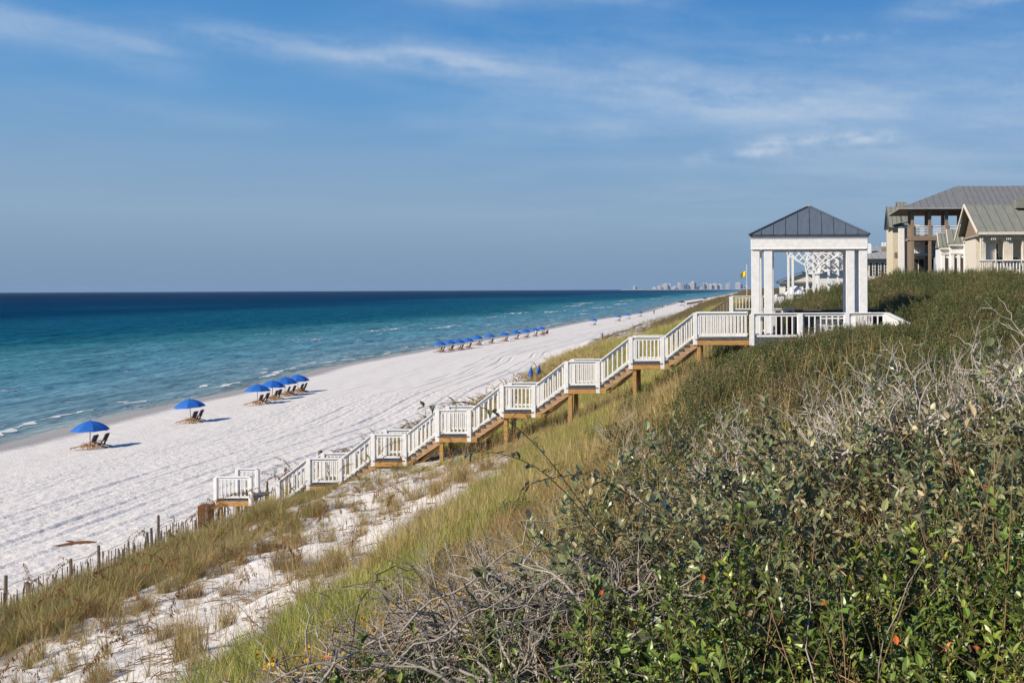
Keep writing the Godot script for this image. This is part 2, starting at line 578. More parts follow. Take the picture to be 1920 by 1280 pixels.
func materials() -> void:
	var grime := noise_tex(0.02, Color(0.925, 0.92, 0.91), Color(1, 1, 1), 512, 5, 5)
	var streak := noise_tex(0.02, Color(0.72, 0.70, 0.68), Color(1, 1, 1), 512, 5, 8)
	var soft := noise_tex(0.015, Color(0.85, 0.85, 0.86), Color(1, 1, 1), 512, 5, 9)
	var relief := noise_tex(0.035, Color.BLACK, Color.WHITE, 1024, 5, 11)
	var mottle := noise_tex(0.03, Color(0.87, 0.87, 0.87), Color(1.0, 1.0, 1.0), 1024, 5, 12)
	var ripple := noise_tex(0.02, Color.BLACK, Color.WHITE, 1024, 5, 13)
	var s := mat(Color.WHITE, 0.95, mottle, Vector3.ONE * 0.11, 0.2)
	s.vertex_color_use_as_albedo = true
	s.heightmap_enabled = true
	s.heightmap_texture = relief
	s.heightmap_scale = 3.4
	M.sand = s
	var w := mat(Color.WHITE, 0.12, noise_tex(0.008, Color(0.70, 0.75, 0.78), Color(1.0, 1.0, 1.0), 1024, 6, 17), Vector3(0.012, 0.012, 0.005), 0.16)
	w.specular_mode = BaseMaterial3D.SPECULAR_DISABLED
	w.vertex_color_use_as_albedo = true
	w.heightmap_enabled = true
	w.heightmap_texture = ripple
	w.heightmap_scale = 70.0
	M.water = w
	M.foam = mat(lin(0.68, 0.71, 0.72), 0.9, mottle, Vector3.ONE * 0.4, 0.2)
	M.white = mat(lin(0.83, 0.835, 0.84), 0.45, grime, Vector3.ONE * 0.35, 0.4)
	M.deck = mat(lin(0.17, 0.165, 0.165), 0.8, streak, Vector3(0.3, 0.6, 1.4), 0.3)
	M.slate_deck = mat(lin(0.13, 0.145, 0.17), 0.7, streak, Vector3(0.3, 0.6, 1.4), 0.3)
	M.pine = mat(lin(0.62, 0.36, 0.14), 0.75, streak, Vector3(0.25, 1.6, 1.6), 0.3)
	M.pine_pale = mat(lin(0.60, 0.40, 0.24), 0.75, streak, Vector3(0.25, 1.6, 1.6), 0.3)
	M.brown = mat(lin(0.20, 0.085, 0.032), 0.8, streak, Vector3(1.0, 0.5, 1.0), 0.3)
	M.grey_wood = mat(lin(0.22, 0.19, 0.155), 0.9, streak, Vector3(2.0, 0.5, 2.0), 0.2)
	M.metal_roof = mat(lin(0.108, 0.138, 0.18), 0.5, soft, Vector3(0.5, 0.5, 0.2), 0.5)
	M.roof_grey = mat(lin(0.20, 0.205, 0.205), 0.55, soft, Vector3(0.3, 0.3, 0.1), 0.5)
	M.roof_green = mat(lin(0.235, 0.245, 0.205), 0.6, soft, Vector3(0.3, 0.3, 0.1), 0.5)
	M.roof_pale = mat(lin(0.36, 0.37, 0.37), 0.6, soft, Vector3(0.3, 0.3, 0.1), 0.5)
	M.roof_seam = mat(lin(0.10, 0.105, 0.105), 0.6)
	M.tan = mat(lin(0.26, 0.195, 0.145), 0.8, grime, Vector3.ONE * 0.3, 0.3)
	M.cream = mat(lin(0.66, 0.59, 0.45), 0.75, grime, Vector3.ONE * 0.3, 0.3)
	M.cream_pale = mat(lin(0.70, 0.66, 0.57), 0.75, grime, Vector3.ONE * 0.3, 0.3)
	M.dark = mat(lin(0.035, 0.032, 0.032), 0.5)
	M.shutter = mat(lin(0.02, 0.024, 0.02), 0.6)
	M.maroon = mat(lin(0.055, 0.03, 0.03), 0.5)
	M.glass = mat(lin(0.03, 0.038, 0.045), 0.08)
	M.blue_column = mat(lin(0.20, 0.25, 0.36), 0.6)
	M.stone = mat(lin(0.30, 0.28, 0.25), 0.9, streak, Vector3.ONE * 0.7)
	M.blue_cloth = mat(lin(0.006, 0.122, 0.47), 0.75)
	M.blue_cloth.backlight_enabled = true
	M.blue_cloth.backlight = Color(0.03, 0.12, 0.4)
	M.navy_cloth = mat(lin(0.018, 0.025, 0.07), 0.85)
	M.chair_wood = mat(lin(0.42, 0.24, 0.10), 0.6, streak, Vector3.ONE * 2.0)
	M.pole = mat(lin(0.5, 0.45, 0.38), 0.6)
	M.skin = mat(lin(0.35, 0.20, 0.14), 0.6)
	M.flag = mat(lin(0.75, 0.52, 0.02), 0.8)
	M.red_cloth = mat(lin(0.35, 0.03, 0.03), 0.8)
	M.tower = mat(lin(0.58, 0.55, 0.52), 0.8)
	M.tower_dark = mat(lin(0.33, 0.34, 0.37), 0.6)
	# plants take their colour from the leaves' own vertices and each copy's tint
	for k in [["grass", 0.7, 0.35, Color(0.5, 0.5, 0.25)], ["leaf", 0.42, 0.5, Color(0.35, 0.42, 0.15)], ["waxy", 0.38, 0.5, Color(0.06, 0.09, 0.02)], ["twig", 0.85, 0.2, Color.BLACK], ["flower", 0.8, 0.2, Color(0.2, 0.16, 0.02)]]:
		var p := mat(Color.WHITE, k[1], null, Vector3.ONE, k[2])
		p.vertex_color_use_as_albedo = true
		if k[3] != Color.BLACK:
			p.backlight_enabled = true
			p.backlight = k[3]
		M[k[0]] = p

# ---------------------------------------------------------------- far coast
func ordinal(k: int) -> String:
	var small := ["first", "second", "third", "fourth", "fifth", "sixth", "seventh", "eighth", "ninth", "tenth", "eleventh", "twelfth", "thirteenth", "fourteenth", "fifteenth", "sixteenth", "seventeenth", "eighteenth", "nineteenth", "twentieth"]
	return small[k] if k < 20 else "twenty-" + small[k - 20]

func build_far_coast() -> void:
	var cols := spread([-1500.0, -60.0, 60.0])
	var rows := spread([9900.0, 10500.0, 100.0])
	var m := grid_mesh(cols, rows, func(x: float, d: float) -> Vector3:
			return Vector3(x, minf(6.0, (d - 9900.0) * 0.1) - 1.0 + smoothstep(-700.0, -60.0, x) * 14.0 * nf.get_noise_2d(x * 0.01, 2.0), -d),
		func(_x: float, d: float, _p: Vector3) -> Color:
			return Color(0.55, 0.52, 0.48) if d < 10050.0 else Color(0.12, 0.12, 0.08))
	var o := mesh_node("far_shore", m, M.sand, self)
	o.set_meta("kind", "structure")
	rng.seed = 52
	# each tower of the skyline: x, width, height, tone
	var ts := [[-1392.0, 24.0, 38.0, 0], [-1372.0, 12.0, 24.0, 0], [-1148.0, 34.0, 40.0, 0], [-1108.0, 26.0, 58.0, 0], [-1076.0, 30.0, 66.0, 0], [-1040.0, 28.0, 62.0, 0], [-990.0, 30.0, 34.0, 0], [-948.0, 34.0, 74.0, 0], [-910.0, 12.0, 70.0, 1], [-886.0, 14.0, 72.0, 1], [-868.0, 12.0, 66.0, 1],
		[-836.0, 36.0, 64.0, 0], [-806.0, 34.0, 88.0, 0], [-782.0, 22.0, 72.0, 0], [-700.0, 18.0, 70.0, 1], [-676.0, 44.0, 66.0, 0], [-628.0, 30.0, 56.0, 0], [-590.0, 60.0, 62.0, 0], [-540.0, 50.0, 56.0, 0], [-455.0, 44.0, 60.0, 0], [-438.0, 18.0, 72.0, 1], [-352.0, 52.0, 72.0, 0], [-318.0, 24.0, 54.0, 0], [-270.0, 30.0, 40.0, 0], [-1190.0, 40.0, 22.0, 0], [-1015.0, 60.0, 24.0, 0], [-745.0, 60.0, 24.0, 0]]
	var order := []                                   # rank of each by its place along the skyline
	for a: Array in ts:
		var rank := 0
		for b: Array in ts:
			rank += 1 if b[0] < a[0] else 0
		order.append(rank)
	var i := 0
	for t: Array in ts:
		var top: String = "tallest" if t[2] > 80.0 else "tall" if t[2] > 60.0 else "medium" if t[2] > 38.0 else "low"
		var nm: String = "%s %s %s, %s from the left on the far skyline" % ["slim dark" if t[3] else "pale", top, "tower" if t[1] < 35.0 else "slab", ordinal(order[i])]
		var b := thing("tower_block", nm, "tower block", Vector3(t[0], 0, -10150.0 - 20.0 * (i % 4)), "tower blocks of the far skyline")
		var w: float = t[1] * 0.5
		var hh: float = t[2] * 0.86 + 5.0
		var body: Material = M.tower_dark if t[3] else M.tower
		block("wall", Vector3(-w, 0, -12), Vector3(w, hh, 12), body, b)
		block("roof", Vector3(-w * 0.5, hh, -6), Vector3(w * 0.4, hh + 5.0, 6), M.tower, b)
		var gb := MB.new()
		for k in int(hh / 9.0):
			gb.box(Vector3(-w * 0.92, 4.0 + k * 9.0, 12.1), Vector3(w * 0.92, 8.0 + k * 9.0, 12.6))
		if gb.v.size():
			mesh_node("balcony_row", gb.mesh(), M.tower_dark, b).set_meta("kind", "stuff")
		i += 1

# ---------------------------------------------------------------- houses behind the dune
func roof_panel_field(parent: Node3D, a: Vector3, b: Vector3, c: Vector3, d: Vector3, n: int, m: Material, seam: Material) -> void:
	# a, b along the eave, d, c along the ridge: standing-seam sheets side by side, a raised seam between
	var up := (b - a).cross(d - a).normalized()
	up = up if up.y > 0 else -up
	for i in n:
		var t0 := float(i) / n
		var t1 := float(i + 1) / n
		mesh_node("roof_panel", plate([a.lerp(b, t0), a.lerp(b, t1), d.lerp(c, t1), d.lerp(c, t0)], up * 0.03), m, parent)
		if i:
			bar("roof_seam", a.lerp(b, t0) + up * 0.045, d.lerp(c, t0) + up * 0.045, 0.035, 0.045, seam, parent)

func window(parent: Node3D, x0: float, x1: float, y0: float, y1: float, z: float, frame: Material, bars := 1) -> void:
	var w := 0.08
	var f := MB.new()
	f.box(Vector3(x0, y0, z), Vector3(x1, y0 + w, z + 0.06))
	f.box(Vector3(x0, y1 - w, z), Vector3(x1, y1, z + 0.06))
	f.box(Vector3(x0, y0 + w, z), Vector3(x0 + w, y1 - w, z + 0.06))
	f.box(Vector3(x1 - w, y0 + w, z), Vector3(x1, y1 - w, z + 0.06))
	for k in bars:
		var y := lerpf(y0, y1, (k + 1.0) / (bars + 1.0))
		f.box(Vector3(x0 + w, y - 0.03, z + 0.005), Vector3(x1 - w, y + 0.03, z + 0.05))
	var o := mesh_node("window", f.mesh(), frame, parent)
	mesh_node("pane", box_mesh(Vector3(x1 - x0 - w, y1 - y0 - w, 0.02)), M.glass, o, Transform3D(Basis.IDENTITY, Vector3((x0 + x1) * 0.5, (y0 + y1) * 0.5, z + 0.012)))

func build_houses() -> void:
	# the tan two-storey porch under the big hipped roof
	var h := thing("porch_house", "tan two-storey open porch house under a wide grey hipped roof", "house", Vector3(0, 0, -100))
	var px := [13.67, 15.38, 17.05, 18.68, 20.4, 22.1, 23.8, 25.5]
	for x: float in px:
		block("post", Vector3(x, 13.4, -0.32), Vector3(x + 0.29, 20.6, 0), M.tan, h)
		block("post", Vector3(x + 0.05, 13.4, -3.0), Vector3(x + 0.38, 20.6, -2.65), M.tan, h)
	for z: float in [0.03, -2.66]:
		block("beam", Vector3(13.64, 20.6, z - 0.36), Vector3(25.85, 20.9, z), M.tan, h)
	block("floor_beam", Vector3(13.62, 17.62, -0.35), Vector3(25.85, 18.1, 0.04), M.tan, h)
	block("porch_floor", Vector3(13.64, 17.72, -6.0), Vector3(25.8, 17.98, -0.36), M.tan, h)
	block("side_wall", Vector3(13.62, 13.4, -2.64), Vector3(13.9, 17.61, -0.33), M.tan, h)
	block("side_parapet", Vector3(13.62, 18.0, -2.64), Vector3(13.8, 19.0, -0.33), M.tan, h)
	for i in px.size() - 1:
		for k in 6:
			block("rail_slat", Vector3(px[i] + 0.29, 18.22 + 0.16 * k, -0.2), Vector3(px[i + 1], 18.29 + 0.16 * k, -0.15), M.white, h)
		block("back_rail", Vector3(px[i] + 0.38, 19.05, -2.9), Vector3(px[i + 1] + 0.05, 19.14, -2.8), M.white, h)
	block("back_wall", Vector3(13.95, 13.2, -4.6), Vector3(25.8, 17.70, -4.3), M.white, h)
	for i in 5:
		var x0: float = 14.4 + i * 1.7
		var dr := block("door", Vector3(x0, 13.6, -4.29), Vector3(x0 + 1.15, 15.9, -4.23), M.dark, h)
		block("door_frame", Vector3(-0.04, -1.15, 0.04), Vector3(0.04, 1.15, 0.09), M.white, dr)
	block("balcony_floor", Vector3(14.0, 16.2, -4.28), Vector3(25.8, 16.45, -2.2), M.white, h)
	for k in 44:
		block("baluster", Vector3(14.05 + k * 0.16, 16.46, -2.35), Vector3(14.11 + k * 0.16, 17.15, -2.29), M.white, h)
	block("balcony_rail", Vector3(14.0, 17.15, -2.4), Vector3(25.8, 17.24, -2.25), M.white, h)
	var cyl := CylinderMesh.new()
	cyl.top_radius = 0.2
	cyl.bottom_radius = 0.23
	cyl.height = 4.2
	mesh_node("round_column", cyl, M.blue_column, h, Transform3D(Basis.IDENTITY, Vector3(16.35, 15.3, -1.6)))
	block("column_capital", Vector3(16.08, 17.4, -1.87), Vector3(16.62, 17.6, -1.33), M.white, h)
	block("corner_board", Vector3(12.95, 13.2, -4.6), Vector3(13.55, 19.1, -4.2), M.white, h)
	var e := [Vector3(12.45, 20.75, 0.8), Vector3(27.5, 20.75, 0.8), Vector3(27.5, 20.75, -8.8), Vector3(12.45, 20.75, -8.8)]
	var r := [Vector3(18.9, 23.35, -4.0), Vector3(27.5, 23.35, -4.0)]
	roof_panel_field(h, Vector3(18.9, 20.75, 0.8), e[1], r[1], r[0], 15, M.roof_grey, M.roof_seam)
	for i in 9:                                      # the run under the hip
		var t0 := i / 9.0
		var t1 := (i + 1) / 9.0
		var a0: Vector3 = e[0].lerp(Vector3(18.9, 20.75, 0.8), t0)
		var a1: Vector3 = e[0].lerp(Vector3(18.9, 20.75, 0.8), t1)
		var up := Vector3(0, 0.88, 0.47) * 0.03
		mesh_node("roof_panel", plate([a0, a1, e[0].lerp(r[0], t1), e[0].lerp(r[0], t0)] if i else [a0, a1, e[0].lerp(r[0], t1)], up), M.roof_grey, h)
		if i:
			bar("roof_seam", a0 + up * 1.4, e[0].lerp(r[0], t0) + up * 1.4, 0.035, 0.045, M.roof_seam, h)
	mesh_node("roof_slope", plate([e[3], e[0], r[0]], Vector3(-0.01, 0.03, 0)), M.roof_grey, h)
	mesh_node("roof_slope", plate([e[2], e[3], r[0], r[1]], Vector3(0, 0.03, -0.01)), M.roof_grey, h)
	block("soffit", Vector3(12.5, 20.66, -8.7), Vector3(27.4, 20.72, 0.74), M.tan, h)
	bar("gutter", e[0] + Vector3(0, -0.03, 0.06), e[1] + Vector3(0, -0.03, 0.06), 0.1, 0.12, M.roof_pale, h)
	bar("gutter", e[3] + Vector3(-0.06, -0.03, 0), e[0] + Vector3(-0.06, -0.03, 0), 0.1, 0.12, M.roof_pale, h)

	# cream house with two stepped gables left of the porch
	h = thing("gabled_house", "narrow cream house with stepped green-grey gables left of the tan porch", "house", Vector3(0, 0, -112))
	block("wall", Vector3(13.25, 12.6, -6.0), Vector3(14.2, 19.75, 0), M.cream, h)
	block("wall", Vector3(14.2, 12.6, -6.0), Vector3(16.4, 20.0, -0.9), M.cream, h)
	block("trim", Vector3(13.15, 19.55, 0.0), Vector3(14.9, 19.8, 0.1), M.white, h)
	for g in [[12.75, 14.2, 19.6, 22.05, 0.5], [13.95, 15.2, 20.1, 22.65, -0.2]]:
		var zf: float = g[4]
		roof_panel_field(h, Vector3(g[0], g[2], zf), Vector3(g[1], g[2], zf), Vector3(g[1], g[3], zf - 2.4), Vector3(g[0], g[3], zf - 2.4), 3, M.roof_green, M.roof_seam)
		mesh_node("roof_slope", plate([Vector3(g[0], g[2], zf - 4.8), Vector3(g[1], g[2], zf - 4.8), Vector3(g[1], g[3], zf - 2.4), Vector3(g[0], g[3], zf - 2.4)], Vector3(0, 0.03, -0.02)), M.roof_green, h)
		mesh_node("gable", plate([Vector3(g[0] + 0.15, g[2], zf - 0.3), Vector3(g[0] + 0.15, g[2], zf - 4.5), Vector3(g[0] + 0.15, g[3] - 0.15, zf - 2.4)], Vector3(0.1, 0, 0)), M.shutter, h)
		bar("rake_board", Vector3(g[0], g[2], zf), Vector3(g[0], g[3], zf - 2.4), 0.08, 0.16, M.roof_seam, h)
	for k in 2:
		block("shutter", Vector3(13.42 + k * 0.75, 16.3, 0.003 - k * 0.9), Vector3(13.72 + k * 0.75, 16.9, 0.06 - k * 0.9), M.tan, h)
	bar("lower_roof", Vector3(13.1, 19.9, 0.4), Vector3(15.4, 20.5, 0.2), 0.8, 0.08, M.roof_pale, h)

	# cream house at the right edge, nearest
	h = thing("beach_house", "cream board-and-batten house with steep green-grey seamed roof, nearest on the right", "house", Vector3(0, 0, -80))
	var ev := [Vector3(16.1, 17.32, 0.45), Vector3(25.0, 17.32, 0.45), Vector3(25.0, 19.72, -3.2), Vector3(15.75, 19.72, -3.2)]
	roof_panel_field(h, ev[0], ev[1], ev[2], ev[3], 12, M.roof_green, M.roof_seam)
	mesh_node("roof_slope", plate([Vector3(15.75, 19.72, -3.2), Vector3(25.0, 19.72, -3.2), Vector3(25.0, 17.3, -6.8), Vector3(15.9, 17.3, -6.8)], Vector3(0, 0.03, -0.02)), M.roof_green, h)
	bar("rake_board", Vector3(15.72, 19.72, -3.2), Vector3(16.06, 17.25, 0.5), 0.1, 0.24, M.cream_pale, h)
	bar("rake_board", Vector3(15.72, 19.72, -3.2), Vector3(15.6, 17.0, -6.9), 0.1, 0.24, M.cream_pale, h)
	bar("fascia", Vector3(16.1, 17.22, 0.47), Vector3(25.0, 17.22, 0.47), 0.06, 0.22, M.cream_pale, h)
	block("soffit", Vector3(16.2, 17.06, -6.6), Vector3(24.9, 17.1, 0.4), M.cream_pale, h)
	mesh_node("gable", plate([Vector3(16.35, 17.1, 0.2), Vector3(16.35, 17.1, -6.5), Vector3(16.35, 19.6, -3.2)], Vector3(0.1, 0, 0)), M.tan, h)
	block("wall", Vector3(16.4, 12.4, -6.4), Vector3(24.8, 17.05, -2.0), M.cream_pale, h)
	for q in [[16.42, 16.75, 12.4, 17.04], [18.25, 18.95, 13.0, 17.04], [19.7, 20.3, 13.0, 17.04], [21.4, 22.0, 13.0, 17.04]]:
		block("porch_post", Vector3(q[0], q[2], -0.4), Vector3(q[1], q[3], 0.0), M.cream_pale, h)
		for k in int((q[1] - q[0]) / 0.16) + 1:
			block("batten", Vector3(q[0] + 0.03 + k * 0.16, q[2] + 0.02, 0.002), Vector3(q[0] + 0.07 + k * 0.16, q[3] - 0.1, 0.03), M.cream_pale, h)
	block("screen_wall", Vector3(16.95, 13.0, -0.75), Vector3(17.78, 16.65, -0.55), M.cream_pale, h)
	for k in 6:
		block("batten", Vector3(16.98 + k * 0.15, 13.0, -0.548), Vector3(17.02 + k * 0.15, 16.6, -0.52), M.cream_pale, h)
	for x: float in [17.2, 17.35, 17.5, 18.4, 18.55, 18.7, 16.5]:
		block("bracket", Vector3(x, 16.7, 0.03), Vector3(x + 0.07, 16.95, 0.28), M.cream_pale, h)
	for x: float in [17.75, 18.95, 20.4, 21.9]:
		window(h, x, x + 0.55, 14.2, 16.6, -1.998, M.white, 2)
	block("frieze", Vector3(16.76, 16.78, -0.3), Vector3(24.8, 17.04, -0.1), M.cream_pale, h)
	block("porch_floor", Vector3(16.4, 13.4, -1.98), Vector3(24.8, 13.62, 0.3), M.cream_pale, h)
	block("railing_post", Vector3(16.3, 12.4, 0.12), Vector3(17.3, 15.05, 0.32), M.cream_pale, h)
	for k in 6:
		block("batten", Vector3(16.34 + k * 0.17, 12.4, 0.322), Vector3(16.38 + k * 0.17, 15.0, 0.35), M.cream_pale, h)
	block("railing_cap", Vector3(16.2, 15.05, 0.05), Vector3(24.8, 15.14, 0.4), M.white, h)
	block("bottom_rail", Vector3(17.3, 13.72, 0.16), Vector3(24.8, 13.82, 0.26), M.white, h)
	for k in 30:
		block("baluster", Vector3(17.4 + k * 0.25, 13.82, 0.17), Vector3(17.5 + k * 0.25, 15.05, 0.25), M.white, h)
	block("chimney", Vector3(19.75, 19.4, -2.9), Vector3(20.7, 20.1, -2.2), M.roof_green, h)
	for k in 3:
		var c := thing("porch_chair", ["dark slatted porch chair behind the cream railing, leftmost of three", "dark slatted porch chair in the middle of three behind the cream railing", "dark slatted porch chair behind the cream railing, rightmost of three"][k], "chair", Vector3(17.9 + k * 0.62, 13.62, -80.5), "dark porch chairs of the cream house")
		block("seat", Vector3(-0.25, 0.4, -0.25), Vector3(0.25, 0.46, 0.25), M.dark, c)
		for j in 3:
			bar("back_slat", Vector3(-0.2 + 0.2 * j, 0.5, -0.22), Vector3(-0.06 + 0.2 * j, 1.75, -0.5), 0.15, 0.03, M.dark, c)
		for sx: float in [-0.24, 0.24]:
			for sz: float in [-0.22, 0.22]:
				bar("leg", Vector3(sx, 0, sz), Vector3(sx, 0.6, sz), 0.05, 0.05, M.dark, c)

	# white cottage with three small stepped gables between
	h = thing("white_cottage", "white cottage with stepped porch bays and small green-grey gables before the tan porch", "house", Vector3(0, 0, -92))
	for g in [[15.35, 16.25, 16.55, 18.05, -1.2], [16.1, 17.6, 16.85, 18.35, -0.6], [17.3, 20.4, 17.15, 18.75, 0.0]]:
		var zf: float = g[4]
		block("wall", Vector3(g[0] + 0.1, 12.6, zf - 3.0), Vector3(g[1], g[2], zf), M.white, h)
		roof_panel_field(h, Vector3(g[0] - 0.1, g[2] + 0.12, zf + 0.3), Vector3(g[1] + 0.1, g[2] + 0.12, zf + 0.3), Vector3(g[1], g[3], zf - 1.3), Vector3(g[0], g[3], zf - 1.3), 3 if g[1] < 18 else 7, M.roof_green, M.roof_seam)
		block("cornice", Vector3(g[0] - 0.05, g[2] - 0.1, zf), Vector3(g[1] + 0.05, g[2] + 0.1, zf + 0.28), M.cream_pale, h)
		bar("rake_board", Vector3(g[0] - 0.12, g[2] + 0.1, zf + 0.32), Vector3(g[0] - 0.02, g[3], zf - 1.3), 0.07, 0.16, M.cream_pale, h)
		mesh_node("gable", plate([Vector3(g[0], g[2] + 0.1, zf + 0.2), Vector3(g[0], g[2] + 0.1, zf - 2.8), Vector3(g[0], g[3] - 0.1, zf - 1.3)], Vector3(0.06, 0, 0)), M.roof_grey, h)
		var wx: float = g[0] + 0.5
		while wx < g[1] - 0.3:
			block("shutter_door", Vector3(wx, 13.2, zf + 0.003), Vector3(wx + 0.28, 15.7, zf + 0.05), M.maroon, h)
			block("pilaster", Vector3(wx - 0.32, 12.8, zf + 0.003), Vector3(wx - 0.03, 16.0, zf + 0.12), M.white, h)
			wx += 0.55
		block("beam", Vector3(g[0] + 0.12, 16.0, zf + 0.003), Vector3(g[1], 16.15, zf + 0.16), M.cream_pale, h)

	# pale house farther back with three shuttered windows and two chimneys
	h = thing("shuttered_house", "pale cream house with dark shutters, grey roof and chimneys, far behind the gazebo", "house", Vector3(0, 0, -130))
	block("wall", Vector3(9.0, 11.5, -8.0), Vector3(15.6, 16.75, 0), M.cream_pale, h)
	roof_panel_field(h, Vector3(8.4, 16.7, 0.6), Vector3(16.2, 16.7, 0.6), Vector3(15.0, 17.75, -3.6), Vector3(10.0, 17.75, -3.6), 9, M.roof_pale, M.roof_grey)
	roof_panel_field(h, Vector3(9.6, 17.76, -3.5), Vector3(15.2, 17.76, -3.5), Vector3(15.2, 18.6, -7.0), Vector3(9.6, 18.6, -7.0), 7, M.roof_pale, M.roof_grey)
	block("gutter", Vector3(8.4, 16.58, 0.55), Vector3(16.2, 16.7, 0.68), M.roof_seam, h)
	for k in 3:
		window(h, 12.75 + k * 0.75, 13.15 + k * 0.75, 14.55, 16.1, 0.003, M.white, 3)
		block("shutter", Vector3(12.42 + k * 0.75, 14.5, 0.004), Vector3(12.7 + k * 0.75, 16.15, 0.07), M.shutter, h)
	block("shutter", Vector3(14.72, 14.5, 0.004), Vector3(14.9, 16.15, 0.07), M.shutter, h)
	block("recess", Vector3(10.2, 15.2, 0.004), Vector3(12.2, 16.3, 0.03), M.tan, h)
	for k in 2:
		window(h, 13.05 + k * 0.65, 13.5 + k * 0.65, 12.3, 13.35, 0.003, M.white, 1)
	block("string_course", Vector3(10.9, 13.45, 0.004), Vector3(15.3, 13.55, 0.1), M.white, h)
	block("chimney", Vector3(14.3, 17.4, -4.0), Vector3(15.0, 18.4, -3.3), M.stone, h)
	for k in 2:
		block("chimney_pot", Vector3(14.36 + k * 0.32, 18.4, -3.8), Vector3(14.6 + k * 0.32, 18.95, -3.5), M.white, h)
	block("chimney", Vector3(12.35, 17.3, -2.9), Vector3(12.9, 18.55, -2.5), M.white, h)
	var cap := CylinderMesh.new()
	cap.top_radius = 0.26
	cap.bottom_radius = 0.26
	cap.height = 0.39
	mesh_node("chimney_cap", cap, M.white, h, Transform3D(Basis(Vector3.RIGHT, PI / 2), Vector3(12.625, 18.55, -2.7)))

	# seen through the gazebo: low pedimented cottage and a clapboard house
	h = thing("pediment_cottage", "low white cottage with a pediment and grey roof, seen through the gazebo", "house", Vector3(0, 0, -122))
	block("wall", Vector3(0.8, 10.6, -6.0), Vector3(5.0, 13.7, 0), M.white, h)
	mesh_node("pediment", plate([Vector3(0.9, 13.75, 0.02), Vector3(5.4, 13.75, 0.02), Vector3(3.6, 14.75, 0.02)], Vector3(0, 0, -0.2)), M.cream_pale, h)
	roof_panel_field(h, Vector3(0.3, 13.75, 0.5), Vector3(0.3, 13.75, -6.0), Vector3(3.6, 14.95, -6.0), Vector3(3.6, 14.95, 0.5), 6, M.roof_grey, M.roof_seam)
	roof_panel_field(h, Vector3(6.2, 13.75, 0.5), Vector3(6.2, 13.75, -6.0), Vector3(3.6, 14.95, -6.0), Vector3(3.6, 14.95, 0.5), 6, M.roof_grey, M.roof_seam)
	block("cornice", Vector3(0.4, 13.5, 0.003), Vector3(6.0, 13.74, 0.35), M.roof_grey, h)
	for k in 5:
		window(h, 1.4 + k * 0.72, 1.85 + k * 0.72, 12.5, 13.3, 0.003, M.white, 1)
	h = thing("clapboard_house", "white clapboard house with grey roof behind the lattice pergola", "house", Vector3(0, 0, -105))
	block("wall", Vector3(4.6, 11.0, -8.0), Vector3(8.4, 15.0, 0), M.white, h)
	for k in 17:
		block("clapboard", Vector3(4.6, 11.2 + k * 0.21, 0.002), Vector3(8.4, 11.39 + k * 0.21, 0.03), M.white, h)
	roof_panel_field(h, Vector3(3.8, 14.9, 0.7), Vector3(9.2, 14.9, 0.7), Vector3(8.4, 16.9, -3.4), Vector3(4.6, 16.9, -3.4), 7, M.roof_grey, M.roof_seam)
	block("gutter", Vector3(3.8, 14.78, 0.66), Vector3(9.2, 14.9, 0.78), M.white, h)

# ---------------------------------------------------------------- railings
func railing(parent: Node3D, a: Vector3, b: Vector3, step: float, tall := 1.0, end_posts := 3, post := 0.15) -> void:
	# a and b at floor height; cap, sub-rail, bottom rail and balusters between them, posts at the ends (1 = at a, 2 = at b)
	var dir := (b - a)
	var flat := Vector3(dir.x, 0, dir.z).normalized()
	var len := Vector2(dir.x, dir.z).length()
	var slope := dir.y / len
	var up := Vector3.UP
	bar("handrail", a + up * (tall + 0.02), b + up * (tall + 0.02), 0.15, 0.045, M.white, parent)
	bar("sub_rail", a + up * (tall - 0.05), b + up * (tall - 0.05), 0.045, 0.1, M.white, parent)
	bar("bottom_rail", a + up * 0.12, b + up * 0.12, 0.05, 0.085, M.white, parent)
	var n := int(len / step)
	for i in n:
		var t := (i + 0.5) / n
		var p := a.lerp(b, t)
		mesh_node("baluster", box_mesh(Vector3(0.056, tall - 0.2, 0.05)), M.white, parent, Transform3D(Basis.IDENTITY, p + up * (0.13 + (tall - 0.2) * 0.5)))
	for k in 2:
		if end_posts & (1 << k):
			var p: Vector3 = [a, b][k]
			mesh_node("post", box_mesh(Vector3(post, tall + 0.25, post)), M.white, parent, Transform3D(Basis.IDENTITY, p + up * ((tall + 0.25) * 0.5 - 0.256)))

# ---------------------------------------------------------------- gazebo and its deck
const DECK := 11.03

